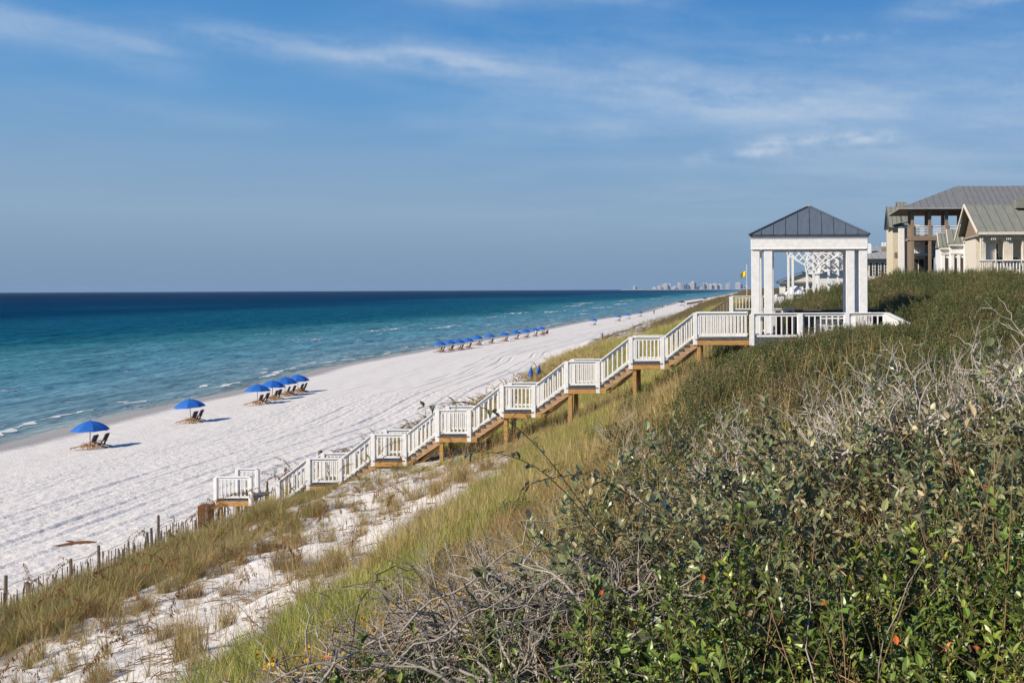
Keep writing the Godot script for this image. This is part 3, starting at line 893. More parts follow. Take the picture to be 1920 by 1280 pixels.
func build_gazebo() -> void:
	var dk := thing("viewing_deck", "grey-boarded viewing deck with white railings under the gazebo", "deck", Vector3(0, 0, 0))
	for i in 33:
		block("deck_board", Vector3(-0.9 + i * 0.163, DECK - 0.04, -44.2), Vector3(-0.745 + i * 0.163, DECK, -39.0), M.deck, dk)
	block("rim_joist", Vector3(-0.9, DECK - 0.27, -39.05), Vector3(4.45, DECK - 0.045, -39.0), M.slate_deck, dk)
	block("rim_joist", Vector3(-0.92, DECK - 0.3, -44.2), Vector3(-0.88, DECK - 0.045, -39.06), M.slate_deck, dk)
	for x: float in [-0.7, 1.8, 4.2]:
		for z: float in [-39.4, -43.8]:
			block("support_post", Vector3(x, 8.6, z - 0.1), Vector3(x + 0.2, DECK - 0.05, z + 0.1), M.pine, dk)
	railing(dk, Vector3(-0.82, DECK, -39.08), Vector3(1.05, DECK, -39.08), 0.2, 0.97, 3, 0.2)
	railing(dk, Vector3(1.05, DECK, -39.08), Vector3(2.85, DECK, -39.08), 0.2, 0.97, 2, 0.2)
	railing(dk, Vector3(2.85, DECK, -39.08), Vector3(4.36, DECK, -39.08), 0.2, 0.97, 2, 0.2)
	railing(dk, Vector3(4.40, DECK, -39.0), Vector3(4.5, DECK - 0.22, -33.6), 0.17, 0.97, 2, 0.16)
	railing(dk, Vector3(-0.82, DECK, -41.0), Vector3(-0.82, DECK, -44.1), 0.17, 0.97, 3, 0.16)
	railing(dk, Vector3(-0.74, DECK, -44.1), Vector3(0.85, DECK, -44.1), 0.17, 1.04, 2, 0.16)
	for i in 24:                                     # solid board back of the far side
		block("back_board", Vector3(0.95 + i * 0.163, DECK, -44.16), Vector3(1.108 + i * 0.163, DECK + 0.98, -44.1), M.slate_deck, dk)
	block("back_cap", Vector3(0.9, DECK + 0.98, -44.35), Vector3(4.95, DECK + 1.03, -43.75), M.slate_deck, dk)
	for x: float in [0.1, 0.62]:
		block("brown_post", Vector3(x, DECK, -43.9), Vector3(x + 0.22, DECK + 0.98, -43.7), M.brown, dk)

	var g := thing("gazebo", "white gazebo on paired square columns with blue-grey hipped metal roof", "gazebo", Vector3(1.475, DECK, -41.7))
	g.rotation.y = -0.02
	for sz: float in [1.2, -1.2]:
		for sx: float in [-1, 1]:
			for cx: float in [2.145, 1.635]:
				var x := sx * cx
				block("column", Vector3(x - 0.17, 0, sz - 0.17), Vector3(x + 0.17, 3.50, sz + 0.17), M.white, g)
	for sz: float in [1.2, -1.2]:
		block("lintel", Vector3(-2.33, 3.50, sz - 0.21), Vector3(2.33, 3.93, sz + 0.21), M.white, g)
		block("lintel_cap", Vector3(-2.30, 3.502, sz - 0.235), Vector3(2.30, 3.55, sz + 0.235), M.white, g)
	for sx: float in [-2.12, 2.12]:
		block("lintel", Vector3(sx - 0.21, 3.50, -0.99), Vector3(sx + 0.21, 3.93, 0.99), M.white, g)
	block("cornice", Vector3(-2.35, 3.93, -1.43), Vector3(2.35, 3.975, 1.43), M.white, g)
	block("cornice", Vector3(-2.37, 3.975, -1.46), Vector3(2.37, 4.04, 1.46), M.white, g)
	block("ceiling", Vector3(-1.9, 3.84, -0.98), Vector3(1.9, 3.9, 0.98), M.white, g)
	var ap := Vector3(0, 5.33, 0)
	var hw := 2.40
	var hd := 1.52
	var ey := 4.05
	block("eave", Vector3(-hw, ey - 0.01, -hd), Vector3(hw, ey + 0.03, hd), M.slate_deck, g)
	ey += 0.03
	for side in 4:
		var a := Vector3(-hw, ey, hd)
		var b := Vector3(hw, ey, hd)
		var turn := 0.0
		if side % 2:
			a = Vector3(-hd, ey, hw)
			b = Vector3(hd, ey, hw)
		var rot := Basis(Vector3.UP, side * PI / 2)
		var up := (b - a).cross(ap - a).normalized()
		up = up if up.y > 0 else -up
		var n := 10 if side % 2 == 0 else 8
		for i in n:
			var t0 := float(i) / n
			var t1 := float(i + 1) / n
			var p := [a.lerp(b, t0), a.lerp(b, t1)]
			# heights under the two hips at both edges of the sheet
			for t in ([t1, t0] if t0 >= 0.5 or t1 <= 0.5 else [t1, 0.5, t0]):
				var k: float = minf(t, 1.0 - t) * 2.0
				if k > 0.001:
					p.append(a.lerp(b, t) + (ap - (a + b) * 0.5) * k)
			var q := []
			for v: Vector3 in p:
				q.append(rot * v)
			mesh_node("roof_panel", plate(q, rot * (up * 0.02)), M.metal_roof, g)
			if i:
				var k2 := minf(t0, 1.0 - t0) * 2.0
				bar("roof_seam", rot * (a.lerp(b, t0) + up * 0.03), rot * (a.lerp(b, t0) + (ap - (a + b) * 0.5) * k2 + up * 0.03), 0.022, 0.035, M.metal_roof, g)
		bar("hip_cap", rot * (a + Vector3(0, 0.03, 0)), rot * (ap + Vector3(0, 0.03, 0)), 0.16, 0.03, M.metal_roof, g)
	block("finial", Vector3(-0.12, 5.3, -0.12), Vector3(0.12, 5.40, 0.12), M.roof_pale, g)

	var t := thing("picnic_table", "white picnic table with crossed legs on the deck under the gazebo", "table", Vector3(2.65, DECK, -41.2))
	for k in 4:
		block("table_board", Vector3(-0.75, 0.71, -0.3 + k * 0.155), Vector3(0.75, 0.75, -0.155 + k * 0.155), M.white, t)
	for sx: float in [-0.5, 0.5]:
		bar("leg", Vector3(sx, 0, -0.45), Vector3(sx, 0.7, 0.3), 0.05, 0.09, M.white, t)
		bar("leg", Vector3(sx + 0.052, 0, 0.45), Vector3(sx + 0.052, 0.7, -0.3), 0.05, 0.09, M.white, t)
		bar("brace", Vector3(sx, 0.35, 0), Vector3(0, 0.68, 0), 0.05, 0.07, M.white, t)
	for sz: float in [-0.72, 0.72]:
		var b := thing("bench", "white bench on the %s side of the picnic table" % ("near" if sz > 0 else "far"), "bench", Vector3(2.65, DECK, -41.2 + sz), "white benches at the picnic table")
		for k in 2:
			block("seat_board", Vector3(-0.75, 0.42, -0.15 + k * 0.155), Vector3(0.75, 0.45, -0.005 + k * 0.155), M.white, b)
		for sx: float in [-0.55, 0.55]:
			block("leg", Vector3(sx - 0.03, 0, -0.12), Vector3(sx + 0.03, 0.42, 0.12), M.white, b)
		bar("stretcher", Vector3(-0.55, 0.25, 0), Vector3(0.55, 0.25, 0), 0.04, 0.08, M.white, b)
	var ar := thing("deck_chair", "white slatted armchair beside the picnic table at the deck railing", "chair", Vector3(3.55, DECK, -40.4))
	for k in 5:
		bar("back_slat", Vector3(-0.24 + k * 0.12, 0.35, 0.2), Vector3(-0.26 + k * 0.13, 1.0, 0.42), 0.09, 0.02, M.white, ar)
	for k in 4:
		block("seat_slat", Vector3(-0.28, 0.34, -0.3 + k * 0.13), Vector3(0.28, 0.37, -0.19 + k * 0.13), M.white, ar)
	for sx: float in [-0.31, 0.31]:
		block("armrest", Vector3(sx - 0.06, 0.58, -0.35), Vector3(sx + 0.06, 0.61, 0.35), M.white, ar)
		block("leg", Vector3(sx - 0.03, 0, -0.32), Vector3(sx + 0.03, 0.58, -0.26), M.white, ar)
		block("leg", Vector3(sx - 0.03, 0, 0.26), Vector3(sx + 0.03, 0.58, 0.32), M.white, ar)

# ---------------------------------------------------------------- the stairway down the dune
func build_stairway() -> void:
	var s := thing("beach_stairway", "long white-railed wooden stairway of flights and landings down the dune", "stairway", Vector3.ZERO)
	var zf := -39.5
	var zb := -40.75
	var drop := 0.934
	var y := DECK
	var x := -0.93
	# the level walk beside the gazebo
	walk(s, -3.04, x, y, zf, zb)
	railing(s, Vector3(-3.04, y, zf), Vector3(-1.02, y, zf), 0.14, 0.99, 0)
	railing(s, Vector3(-3.04, y, zb), Vector3(-1.02, y, zb), 0.14, 0.99, 0)
	x = -3.04
	for i in 7:
		flight(s, x, y, zf, zb, drop, i == 6)
		x -= 1.26
		y -= drop
		if i < 6:
			walk(s, x - 1.256, x, y, zf, zb)
			for z: float in [zf, zb]:
				railing(s, Vector3(x - 1.256 + 0.09, y, z), Vector3(x - 0.1, y, z), 0.15, 0.99, 0)
			x -= 1.256

func walk(s: Node3D, x0: float, x1: float, y: float, zf: float, zb: float) -> void:
	var n := int((x1 - x0) / 0.145)
	for k in n:
		var a := x0 + (x1 - x0) * k / n
		block("deck_board", Vector3(a + 0.003, y - 0.045, zb - 0.06), Vector3(a + (x1 - x0) / n - 0.003, y, zf + 0.09), M.deck, s)
	var e := 0.0 if x1 > -1.0 else 0.3
	for z: float in [zf + 0.045, zb - 0.02]:
		block("beam", Vector3(x0 + 0.02, y - 0.245, z - 0.025), Vector3(x1 + e, y - 0.047, z + 0.025), M.pine, s)
	for z: float in [zf - 0.06, zb + 0.06]:
		for px: float in [x0 + 0.14]:
			var gy := ground_y(px, -z) - 0.6
			block("support_post", Vector3(px - 0.075, gy, z - 0.075), Vector3(px + 0.075, y - 0.05, z + 0.075), M.pine, s)
	for px: float in [x0 + 0.0, x1 - 0.02] if x1 < -1.0 else [x0]:
		for z: float in [zf, zb]:
			mesh_node("post", box_mesh(Vector3(0.17, 1.26, 0.15)), M.white, s, Transform3D(Basis.IDENTITY, Vector3(px, y + 0.395, z)))

func flight(s: Node3D, x: float, y: float, zf: float, zb: float, drop: float, last: bool) -> void:
	var run := 1.26
	var n := 6
	# sawn stringers: the outline of the steps, then the slanting underside
	for z: float in [zf + 0.03, zb - 0.03]:
		var p: Array = []
		for k in n:
			p.append(Vector3(x - run * k / n, y - drop * (k + 1) / n, z))
			p.append(Vector3(x - run * (k + 1) / n, y - drop * (k + 1) / n, z))
		p.append(Vector3(x - run, y - drop - 0.2, z))
		p.append(Vector3(x - run + 0.14, y - drop - 0.2, z))
		p.append(Vector3(x + 0.12, y - 0.30, z))
		p.append(Vector3(x + 0.12, y - 0.05, z))
		p.append(Vector3(x, y - 0.05, z))
		var flat := PackedVector2Array()
		for v: Vector3 in p:
			flat.append(Vector2(v.x, v.y))
		var f := MB.new()
		var th := Vector3(0, 0, -0.05)
		var ids := Geometry2D.triangulate_polygon(flat)
		for k in ids.size() / 3:
			var a: Vector3 = p[ids[k * 3]]
			var b: Vector3 = p[ids[k * 3 + 1]]
			var c: Vector3 = p[ids[k * 3 + 2]]
			if (c - a).cross(b - a).z < 0:
				var w := b
				b = c
				c = w
			f.tri(a, b, c)
			f.tri(a + th, c + th, b + th)
		for k in p.size():
			var a: Vector3 = p[k]
			var b: Vector3 = p[(k + 1) % p.size()]
			f.quad(a, b, b + th, a + th) if Geometry2D.is_polygon_clockwise(flat) else f.quad(b, a, a + th, b + th)
		mesh_node("stringer", f.mesh(), M.pine_pale, s)
	for k in n:
		var ty := y - drop * (k + 1) / n
		var tx := x - run * k / n
		block("tread", Vector3(tx - run / n - 0.03, ty + 0.002, zb - 0.05), Vector3(tx - 0.004, ty + 0.042, zf + 0.06), M.deck, s)
		block("riser", Vector3(tx - 0.022, ty + 0.044, zb), Vector3(tx - 0.004, ty + drop / n, zf - 0.03), M.slate_deck, s)
	# a brace between the posts and the beam under the flight
	bar("brace", Vector3(x + 0.12, y - 0.32, zf - 0.1), Vector3(x - run + 0.4, y - drop - 0.24, zf - 0.1), 0.05, 0.14, M.pine, s)
	for z: float in [zf, zb]:
		railing(s, Vector3(x - 0.06, y - 0.02, z), Vector3(x - run + 0.08, y - drop + 0.04, z), 0.16, 0.99, 2 if last else 0)

# ---------------------------------------------------------------- the next walkover along the dune
func lattice(parent: Node3D, poly: PackedVector2Array, xf: Transform3D, gap: float) -> void:
	for sgn: float in [1.0, -1.0]:
		for k in range(-20, 21):
			var mid := poly[0] + Vector2(k * gap, 0)
			var dir := Vector2(sgn, 1.0).normalized() * 8.0
			for seg in Geometry2D.intersect_polyline_with_polygon(PackedVector2Array([mid - dir, mid + dir]), poly):
				if seg.size() < 2 or seg[0].distance_to(seg[-1]) < 0.08:
					continue
				var a := xf * Vector3(seg[0].x, seg[0].y, 0.0 if sgn > 0 else 0.026)
				var b := xf * Vector3(seg[-1].x, seg[-1].y, 0.0 if sgn > 0 else 0.026)
				bar("lattice_slat", a, b, 0.025, 0.085, M.white, parent)
	for k in poly.size():
		var a2 := poly[k]
		var b2 := poly[(k + 1) % poly.size()]
		bar("lattice_edge", xf * Vector3(a2.x, a2.y, 0.013), xf * Vector3(b2.x, b2.y, 0.013), 0.08, 0.1, M.white, parent)

func build_second_walkover() -> void:
	var w := thing("dune_walkway", "second white-railed walkway on the dune beyond the gazebo", "walkway", Vector3.ZERO)
	for i in 24:
		block("deck_board", Vector3(-3.2 + i * 0.2, 11.28, -77.0), Vector3(-3.01 + i * 0.2, 11.33, -75.0), M.deck, w)
	block("beam", Vector3(-3.2, 11.02, -75.05), Vector3(1.6, 11.27, -75.0), M.grey_wood, w)
	for x: float in [-2.9, -0.6, 1.4]:
		block("support_post", Vector3(x, 8.8, -75.3), Vector3(x + 0.2, 11.02, -75.1), M.grey_wood, w)
	railing(w, Vector3(-3.1, 11.33, -75.1), Vector3(-0.2, 11.33, -75.1), 0.24, 1.06, 3, 0.3)
	railing(w, Vector3(-0.2, 11.33, -75.1), Vector3(1.6, 11.33, -75.1), 0.24, 1.06, 2, 0.2)
	var st := thing("weathered_stair", "weathered grey plank stair going down beside the second walkway", "stairway", Vector3.ZERO)
	for z: float in [-75.2, -76.6]:
		bar("handrail", Vector3(-3.3, 12.2, z), Vector3(-7.6, 9.4, z), 0.1, 0.08, M.grey_wood, st)
		bar("stringer", Vector3(-3.3, 11.2, z), Vector3(-7.6, 8.4, z), 0.06, 0.24, M.grey_wood, st)
		for k in 19:
			var p := Vector3(-3.4, 11.2, z).lerp(Vector3(-7.5, 8.45, z), k / 18.0)
			block("picket", p + Vector3(-0.06, -0.1, -0.03), p + Vector3(0.06, 1.0, 0.03), M.grey_wood, st)
	for k in 12:
		var p := Vector3(-3.4, 11.2, -75.9).lerp(Vector3(-7.5, 8.45, -75.9), k / 11.0)
		block("tread", p + Vector3(-0.17, -0.02, -0.66), p + Vector3(0.17, 0.03, 0.66), M.grey_wood, st)

	var g := thing("lattice_pergola", "white pergola with diamond lattice panels on slim posts, seen through the gazebo", "pergola", Vector3(0, 0, -68))
	for q in [[0.96, 0.0], [1.25, 0.0], [2.20, 0.5], [2.95, 0.5], [2.75, -2.5], [3.8, -2.5], [4.45, -2.5], [1.3, -2.5]]:
		block("post", Vector3(q[0], 11.6, q[1] - 0.08), Vector3(q[0] + 0.16, 15.2, q[1] + 0.08), M.white, g)
	lattice(g, PackedVector2Array([Vector2(0.95, 15.55), Vector2(4.4, 15.55), Vector2(4.4, 15.2), Vector2(3.2, 14.5), Vector2(3.1, 13.95), Vector2(2.25, 13.95), Vector2(2.15, 14.5), Vector2(0.95, 15.2)]), Transform3D(Basis.IDENTITY, Vector3(0, 0, 0.6)), 0.52)
	lattice(g, PackedVector2Array([Vector2(2.4, 15.4), Vector2(5.2, 15.4), Vector2(5.2, 14.9), Vector2(4.6, 13.9), Vector2(3.8, 14.2), Vector2(2.9, 13.9), Vector2(2.4, 14.5)]), Transform3D(Basis.IDENTITY, Vector3(0, 0, -2.6)), 0.52)
	for k in 6:
		bar("rafter", Vector3(1.0 + k * 0.62, 15.6, 0.8), Vector3(1.3 + k * 0.7, 15.5, -2.8), 0.06, 0.12, M.white, g)
	block("skirt", Vector3(2.3, 11.6, 0.6), Vector3(3.15, 12.55, 0.66), M.white, g)
	block("floor", Vector3(0.8, 11.3, -2.7), Vector3(5.2, 11.5, 0.7), M.deck, g)

	var bn := thing("lidded_bin", "white box with a pointed ribbed lid standing before the lattice pergola", "box", Vector3(1.55, 12.0, -71.0))
	var f := MB.new()
	for k in 12:
		var a0 := TAU * k / 12.0
		var a1 := TAU * (k + 1) / 12.0
		f.quad(Vector3(0.78 * cos(a0), 0.62, 0.6 * sin(a0)), Vector3(0.12 * cos(a0), 1.15, 0.12 * sin(a0)), Vector3(0.12 * cos(a1), 1.15, 0.12 * sin(a1)), Vector3(0.78 * cos(a1), 0.62, 0.6 * sin(a1)))
		f.quad(Vector3(0.78 * cos(a1), 0.62, 0.6 * sin(a1)), Vector3(0.78 * cos(a1), 0.54, 0.6 * sin(a1)), Vector3(0.78 * cos(a0), 0.54, 0.6 * sin(a0)), Vector3(0.78 * cos(a0), 0.62, 0.6 * sin(a0)))
		f.tri(Vector3(0, 1.15, 0), Vector3(0.12 * cos(a1), 1.15, 0.12 * sin(a1)), Vector3(0.12 * cos(a0), 1.15, 0.12 * sin(a0)))
	mesh_node("lid", f.mesh(), M.white, bn)
	var bx := MB.new()
	for q in [[Vector3(-0.45, -0.2, 0.35), Vector3(-0.62, 0.5, 0.45), Vector3(0.62, 0.5, 0.45), Vector3(0.45, -0.2, 0.35)], [Vector3(-0.45, -0.2, -0.35), Vector3(-0.62, 0.5, -0.45), Vector3(-0.62, 0.5, 0.45), Vector3(-0.45, -0.2, 0.35)], [Vector3(0.45, -0.2, 0.35), Vector3(0.62, 0.5, 0.45), Vector3(0.62, 0.5, -0.45), Vector3(0.45, -0.2, -0.35)], [Vector3(0.45, -0.2, -0.35), Vector3(0.62, 0.5, -0.45), Vector3(-0.62, 0.5, -0.45), Vector3(-0.45, -0.2, -0.35)]]:
		bx.quad(q[0], q[1], q[2], q[3])
	mesh_node("body", bx.mesh(), M.white, bn)
	block("rim", Vector3(-0.66, 0.5, -0.5), Vector3(0.66, 0.54, 0.5), M.white, bn)
	var gt := thing("gate_rail", "short white railing left of the pointed-lid box beyond the gazebo", "railing", Vector3.ZERO)
	railing(gt, Vector3(0.18, 11.5, -66.0), Vector3(0.72, 11.5, -68.5), 0.25, 1.05, 3, 0.2)

	var fl := thing("warning_flag", "yellow flag flying left from a thin white pole on the dune", "flag", Vector3(-2.85, 10.6, -110.0))
	bar("pole", Vector3(0, 0, 0), Vector3(0, 5.0, 0), 0.06, 0.06, M.white, fl)
	var fm := MB.new()
	for i in 6:
		for j in 3:
			var q := []
			for o in [[0, 0], [1, 0], [1, 1], [0, 1]]:
				var u: float = (i + o[0]) / 6.0
				var v: float = (j + o[1]) / 3.0
				q.append(Vector3(-0.05 - 0.62 * u, 3.75 + 0.5 * v - 0.32 * u * u, 0.09 * sin(u * 7.0 + v)))
			fm.quad(q[0], q[3], q[2], q[1])
	mesh_node("cloth", fm.mesh(), M.flag, fl)

# ---------------------------------------------------------------- parasols, chairs, people
func make_parasol() -> Node3D:
	var u := thing("beach_umbrella", "", "umbrella", Vector3.ZERO, "blue beach umbrellas along the waterline")
	var cn := mesh_node("canopy", canopy_sector_ring(), M.pole, u)       # the ribs' hub carries the eight gores
	for k in 8:
		mesh_node("canopy_panel", canopy_gore(k), M.blue_cloth, cn)
	bar("pole", Vector3(0, -0.3, 0), Vector3(0, 2.18, 0), 0.05, 0.05, M.pole, u)
	bar("finial", Vector3(0, 2.16, 0), Vector3(0, 2.26, 0), 0.06, 0.06, M.blue_cloth, u)
	return u

func canopy_point(a: float, t: float) -> Vector3:
	var r := 1.31 * t
	return Vector3(r * cos(a), 2.18 - 0.56 * t * t - 0.13 * t - 0.05 * maxf(0.0, t - 0.9) * 10.0, r * sin(a))

func canopy_gore(k: int) -> ArrayMesh:
	var f := MB.new()
	var a0 := TAU * k / 8.0
	for i in 6:
		for j in 4:
			var q := []
			for o in [[0, 0], [1, 0], [1, 1], [0, 1]]:
				var t: float = (i + o[0]) / 6.0
				var s: float = (j + o[1]) / 4.0
				var p := canopy_point(a0 + TAU / 8.0 * s, t)
				var sag := sin(PI * s)
				p.x *= 1.0 - 0.055 * sag * t
				p.z *= 1.0 - 0.055 * sag * t
				p.y -= 0.03 * sag * t
				if t > 0.99:
					p.y += 0.05 * sag
				q.append(p)
			f.quad(q[0], q[1], q[2], q[3])
	return f.mesh()

func canopy_sector_ring() -> ArrayMesh:
	var f := MB.new()
	for k in 8:
		var a := TAU * k / 8.0
		var pts := PackedVector3Array()
		for i in 5:
			pts.append(canopy_point(a, 0.05 + 0.94 * i / 4.0) - Vector3(0, 0.02, 0))
		f.tube(pts, PackedFloat32Array([0.012, 0.012, 0.012, 0.012, 0.012]), 4)
	return f.mesh()

func make_chair() -> Node3D:
	var c := thing("beach_chair", "", "chair", Vector3.ZERO, "wooden beach loungers under the umbrellas")
	for sz: float in [-0.29, 0.29]:
		bar("side_rail", Vector3(-0.55, 0.34, sz), Vector3(0.62, 0.08, sz), 0.05, 0.09, M.chair_wood, c)
		bar("leg", Vector3(-0.42, 0.0, sz * 0.92), Vector3(-0.28, 0.36, sz * 0.92), 0.05, 0.07, M.chair_wood, c)
		bar("leg", Vector3(-0.08, 0.0, sz * 0.92), Vector3(0.14, 0.5, sz * 0.92), 0.05, 0.06, M.chair_wood, c)
		bar("foot_rail", Vector3(-1.35, 0.10, sz * 0.8), Vector3(-0.5, 0.30, sz * 0.8), 0.045, 0.07, M.chair_wood, c)
		bar("foot_leg", Vector3(-1.38, 0.0, sz * 0.8), Vector3(-1.25, 0.16, sz * 0.8), 0.045, 0.06, M.chair_wood, c)
		bar("back_frame", Vector3(0.08, 0.2, sz * 0.95), Vector3(0.46, 1.08, sz * 0.95), 0.05, 0.07, M.chair_wood, c)
		bar("armrest", Vector3(-0.38, 0.52, sz * 1.15), Vector3(0.3, 0.54, sz * 1.15), 0.1, 0.03, M.chair_wood, c)
	for k in 6:
		bar("seat_slat", Vector3(-0.5 + k * 0.11, 0.38 - k * 0.024, -0.3), Vector3(-0.5 + k * 0.11, 0.38 - k * 0.024, 0.3), 0.08, 0.02, M.chair_wood, c)
	for k in 5:
		bar("foot_slat", Vector3(-1.3 + k * 0.17, 0.15 + k * 0.038, -0.25), Vector3(-1.3 + k * 0.17, 0.15 + k * 0.038, 0.25), 0.08, 0.02, M.chair_wood, c)
	mesh_node("back_cloth", plate([Vector3(0.2, 0.52, -0.24), Vector3(0.2, 0.52, 0.24), Vector3(0.45, 1.1, 0.24), Vector3(0.45, 1.1, -0.24)], Vector3(-0.02, 0.01, 0)), M.navy_cloth, c)
	return c

func lying(x: float, d: float) -> float:
	return ground_y(x, d) + sand_relief(x, x - shore(d), d)

func build_beach_things() -> void:
	var um := make_parasol()
	var ch := make_chair()
	var spots := [[-52.0, 77.0], [-52.9, 91.9], [-53.8, 105.5], [-54.5, 110.0], [-55.2, 114.4], [-55.4, 118.0], [-64.2, 194.6], [-63.6, 198.7], [-62.9, 202.2], [-62.4, 206.4], [-63.8, 218.2], [-63.0, 225.0], [-61.7, 231.8], [-61.3, 240.5], [-60.5, 247.0], [-60.1, 254.5], [-60.2, 262.5], [-58.4, 329.0], [-55.6, 363.0], [-55.6, 388.0], [-55.4, 421.0]]
	var where := ["nearest of all, alone at the lower left", "second from the left, alone on the open sand", "leftmost of the cluster of four", "second in the cluster of four", "third in the cluster of four", "rightmost of the cluster of four",
		"leftmost of the middle row of eleven", "second of the middle row of eleven", "third of the middle row, canopies touching", "fourth of the middle row, canopies touching", "fifth of the middle row of eleven", "sixth of the middle row of eleven", "seventh of the middle row of eleven", "eighth of the middle row of eleven", "ninth of the middle row of eleven", "tenth of the middle row of eleven", "last of the middle row, beside people in red",
		"single one after the middle row", "first of the far three", "middle of the far three", "last of the far three, beside the standing man"]
	for i in spots.size():
		var x: float = spots[i][0]
		var d: float = spots[i][1]
		var label: String = "open blue beach umbrella, %s" % where[i]
		var u := um if i == 0 else copy(um, "beach_umbrella", label)
		u.set_meta("label", label)
		u.position = Vector3(x, lying(x, d), -d)
		u.rotation = Vector3(0.03 * sin(i * 2.3), i * 0.37, 0.05 * sin(i * 1.7))
		for k in 2:
			var cx := x + 0.25 + 0.12 * sin(i * 3.1 + k)
			var cd := d + (-0.35 if k == 0 else 0.75)
			var cl: String = "wooden lounger with navy back, %s seat under umbrella %s" % ["near" if k == 0 else "far", where[i].trim_suffix(" of all")]
			var words := cl.split(" ")
			if words.size() > 16:
				cl = " ".join(words.slice(0, 16)).trim_suffix(",")
			var c := ch if i == 0 and k == 0 else copy(ch, "beach_chair", cl)
			c.set_meta("label", cl)
			c.position = Vector3(cx, lying(cx, cd) + 0.01, -cd)
			c.rotation.y = 0.12 * sin(i * 5.0 + k * 2.0)
	# farther along: a navy umbrella, a long row of stacked loungers, a last navy umbrella
	for q in [[-61.8, 684.0, 1.6, "open navy umbrella alone over orange loungers far along the beach"], [-59.5, 880.0, 1.5, "small dark navy umbrella at the end of the far stacked loungers"]]:
		var u := copy(um, "beach_umbrella", q[3])
		u.remove_meta("group")
		u.position = Vector3(q[0], lying(q[0], q[1]), -q[1])
		u.scale = Vector3(q[2] * 1.3, q[2], q[2])
		for gp in u.get_children():
			gp.material_override = M.navy_cloth
			for p in gp.get_children():
				p.material_override = M.navy_cloth
		for k in 2:
			var c := copy(ch, "beach_chair", "%s lounger under the far navy umbrella %s" % [["orange-brown near", "orange-brown far"][k], "that stands alone" if q[1] < 700.0 else "at the end of the stacks"])
			c.position = Vector3(q[0] - 0.8 + 2.0 * k, lying(q[0], q[1]), -q[1] - 1.5 * k)
			c.scale = Vector3.ONE * 1.5
	for k in 14:
		var d := 742.0 + k * 9.0
		var x := -62.4 + k * 0.14
		var st := thing("lounger_stack", "stack of folded navy loungers, %s in the far row by the water" % ordinal(k), "lounger stack", Vector3(x, lying(x, d), -d), "stacked loungers far along the beach")
		for j in 3:
			block("folded_lounger", Vector3(-1.0, 0.06 + j * 0.42, -1.6), Vector3(1.0, 0.30 + j * 0.42, 1.6), M.navy_cloth, st)
			block("frame", Vector3(-1.05, 0.302 + j * 0.42, -1.7), Vector3(1.05, 0.40 + j * 0.42, 1.7), M.chair_wood, st)
	# folded umbrellas and a white box on the sand behind the stairs
	for k in 2:
		var x := -20.9 + k * 0.55
		var d := 87.0 + k * 0.6
		var f := thing("folded_umbrella", "folded blue umbrella standing upright behind the stairs, %s of two" % ["left", "right"][k], "umbrella", Vector3(x, lying(x, d), -d), "folded umbrellas behind the stairs")
		var b := MB.new()
		b.tube(PackedVector3Array([Vector3(0, 0.3, 0), Vector3(0.02, 0.7, 0), Vector3(0.05, 1.2, 0), Vector3(0.1, 1.65, 0)]), PackedFloat32Array([0.12, 0.24, 0.2, 0.03]), 8)
		mesh_node("cloth", b.mesh(), M.blue_cloth, f)
		bar("pole", Vector3(0, -0.2, 0), Vector3(0.12, 1.75, 0), 0.05, 0.05, M.pole, f)
	var wb := thing("white_box", "white storage box on the sand beside the folded blue umbrellas", "box", Vector3(-21.5, lying(-21.5, 87.0), -87.0))
	block("body", Vector3(-0.4, 0, -0.4), Vector3(0.4, 0.75, 0.4), M.white, wb)
	block("lid", Vector3(-0.43, 0.752, -0.43), Vector3(0.43, 0.82, 0.43), M.white, wb)

	people()

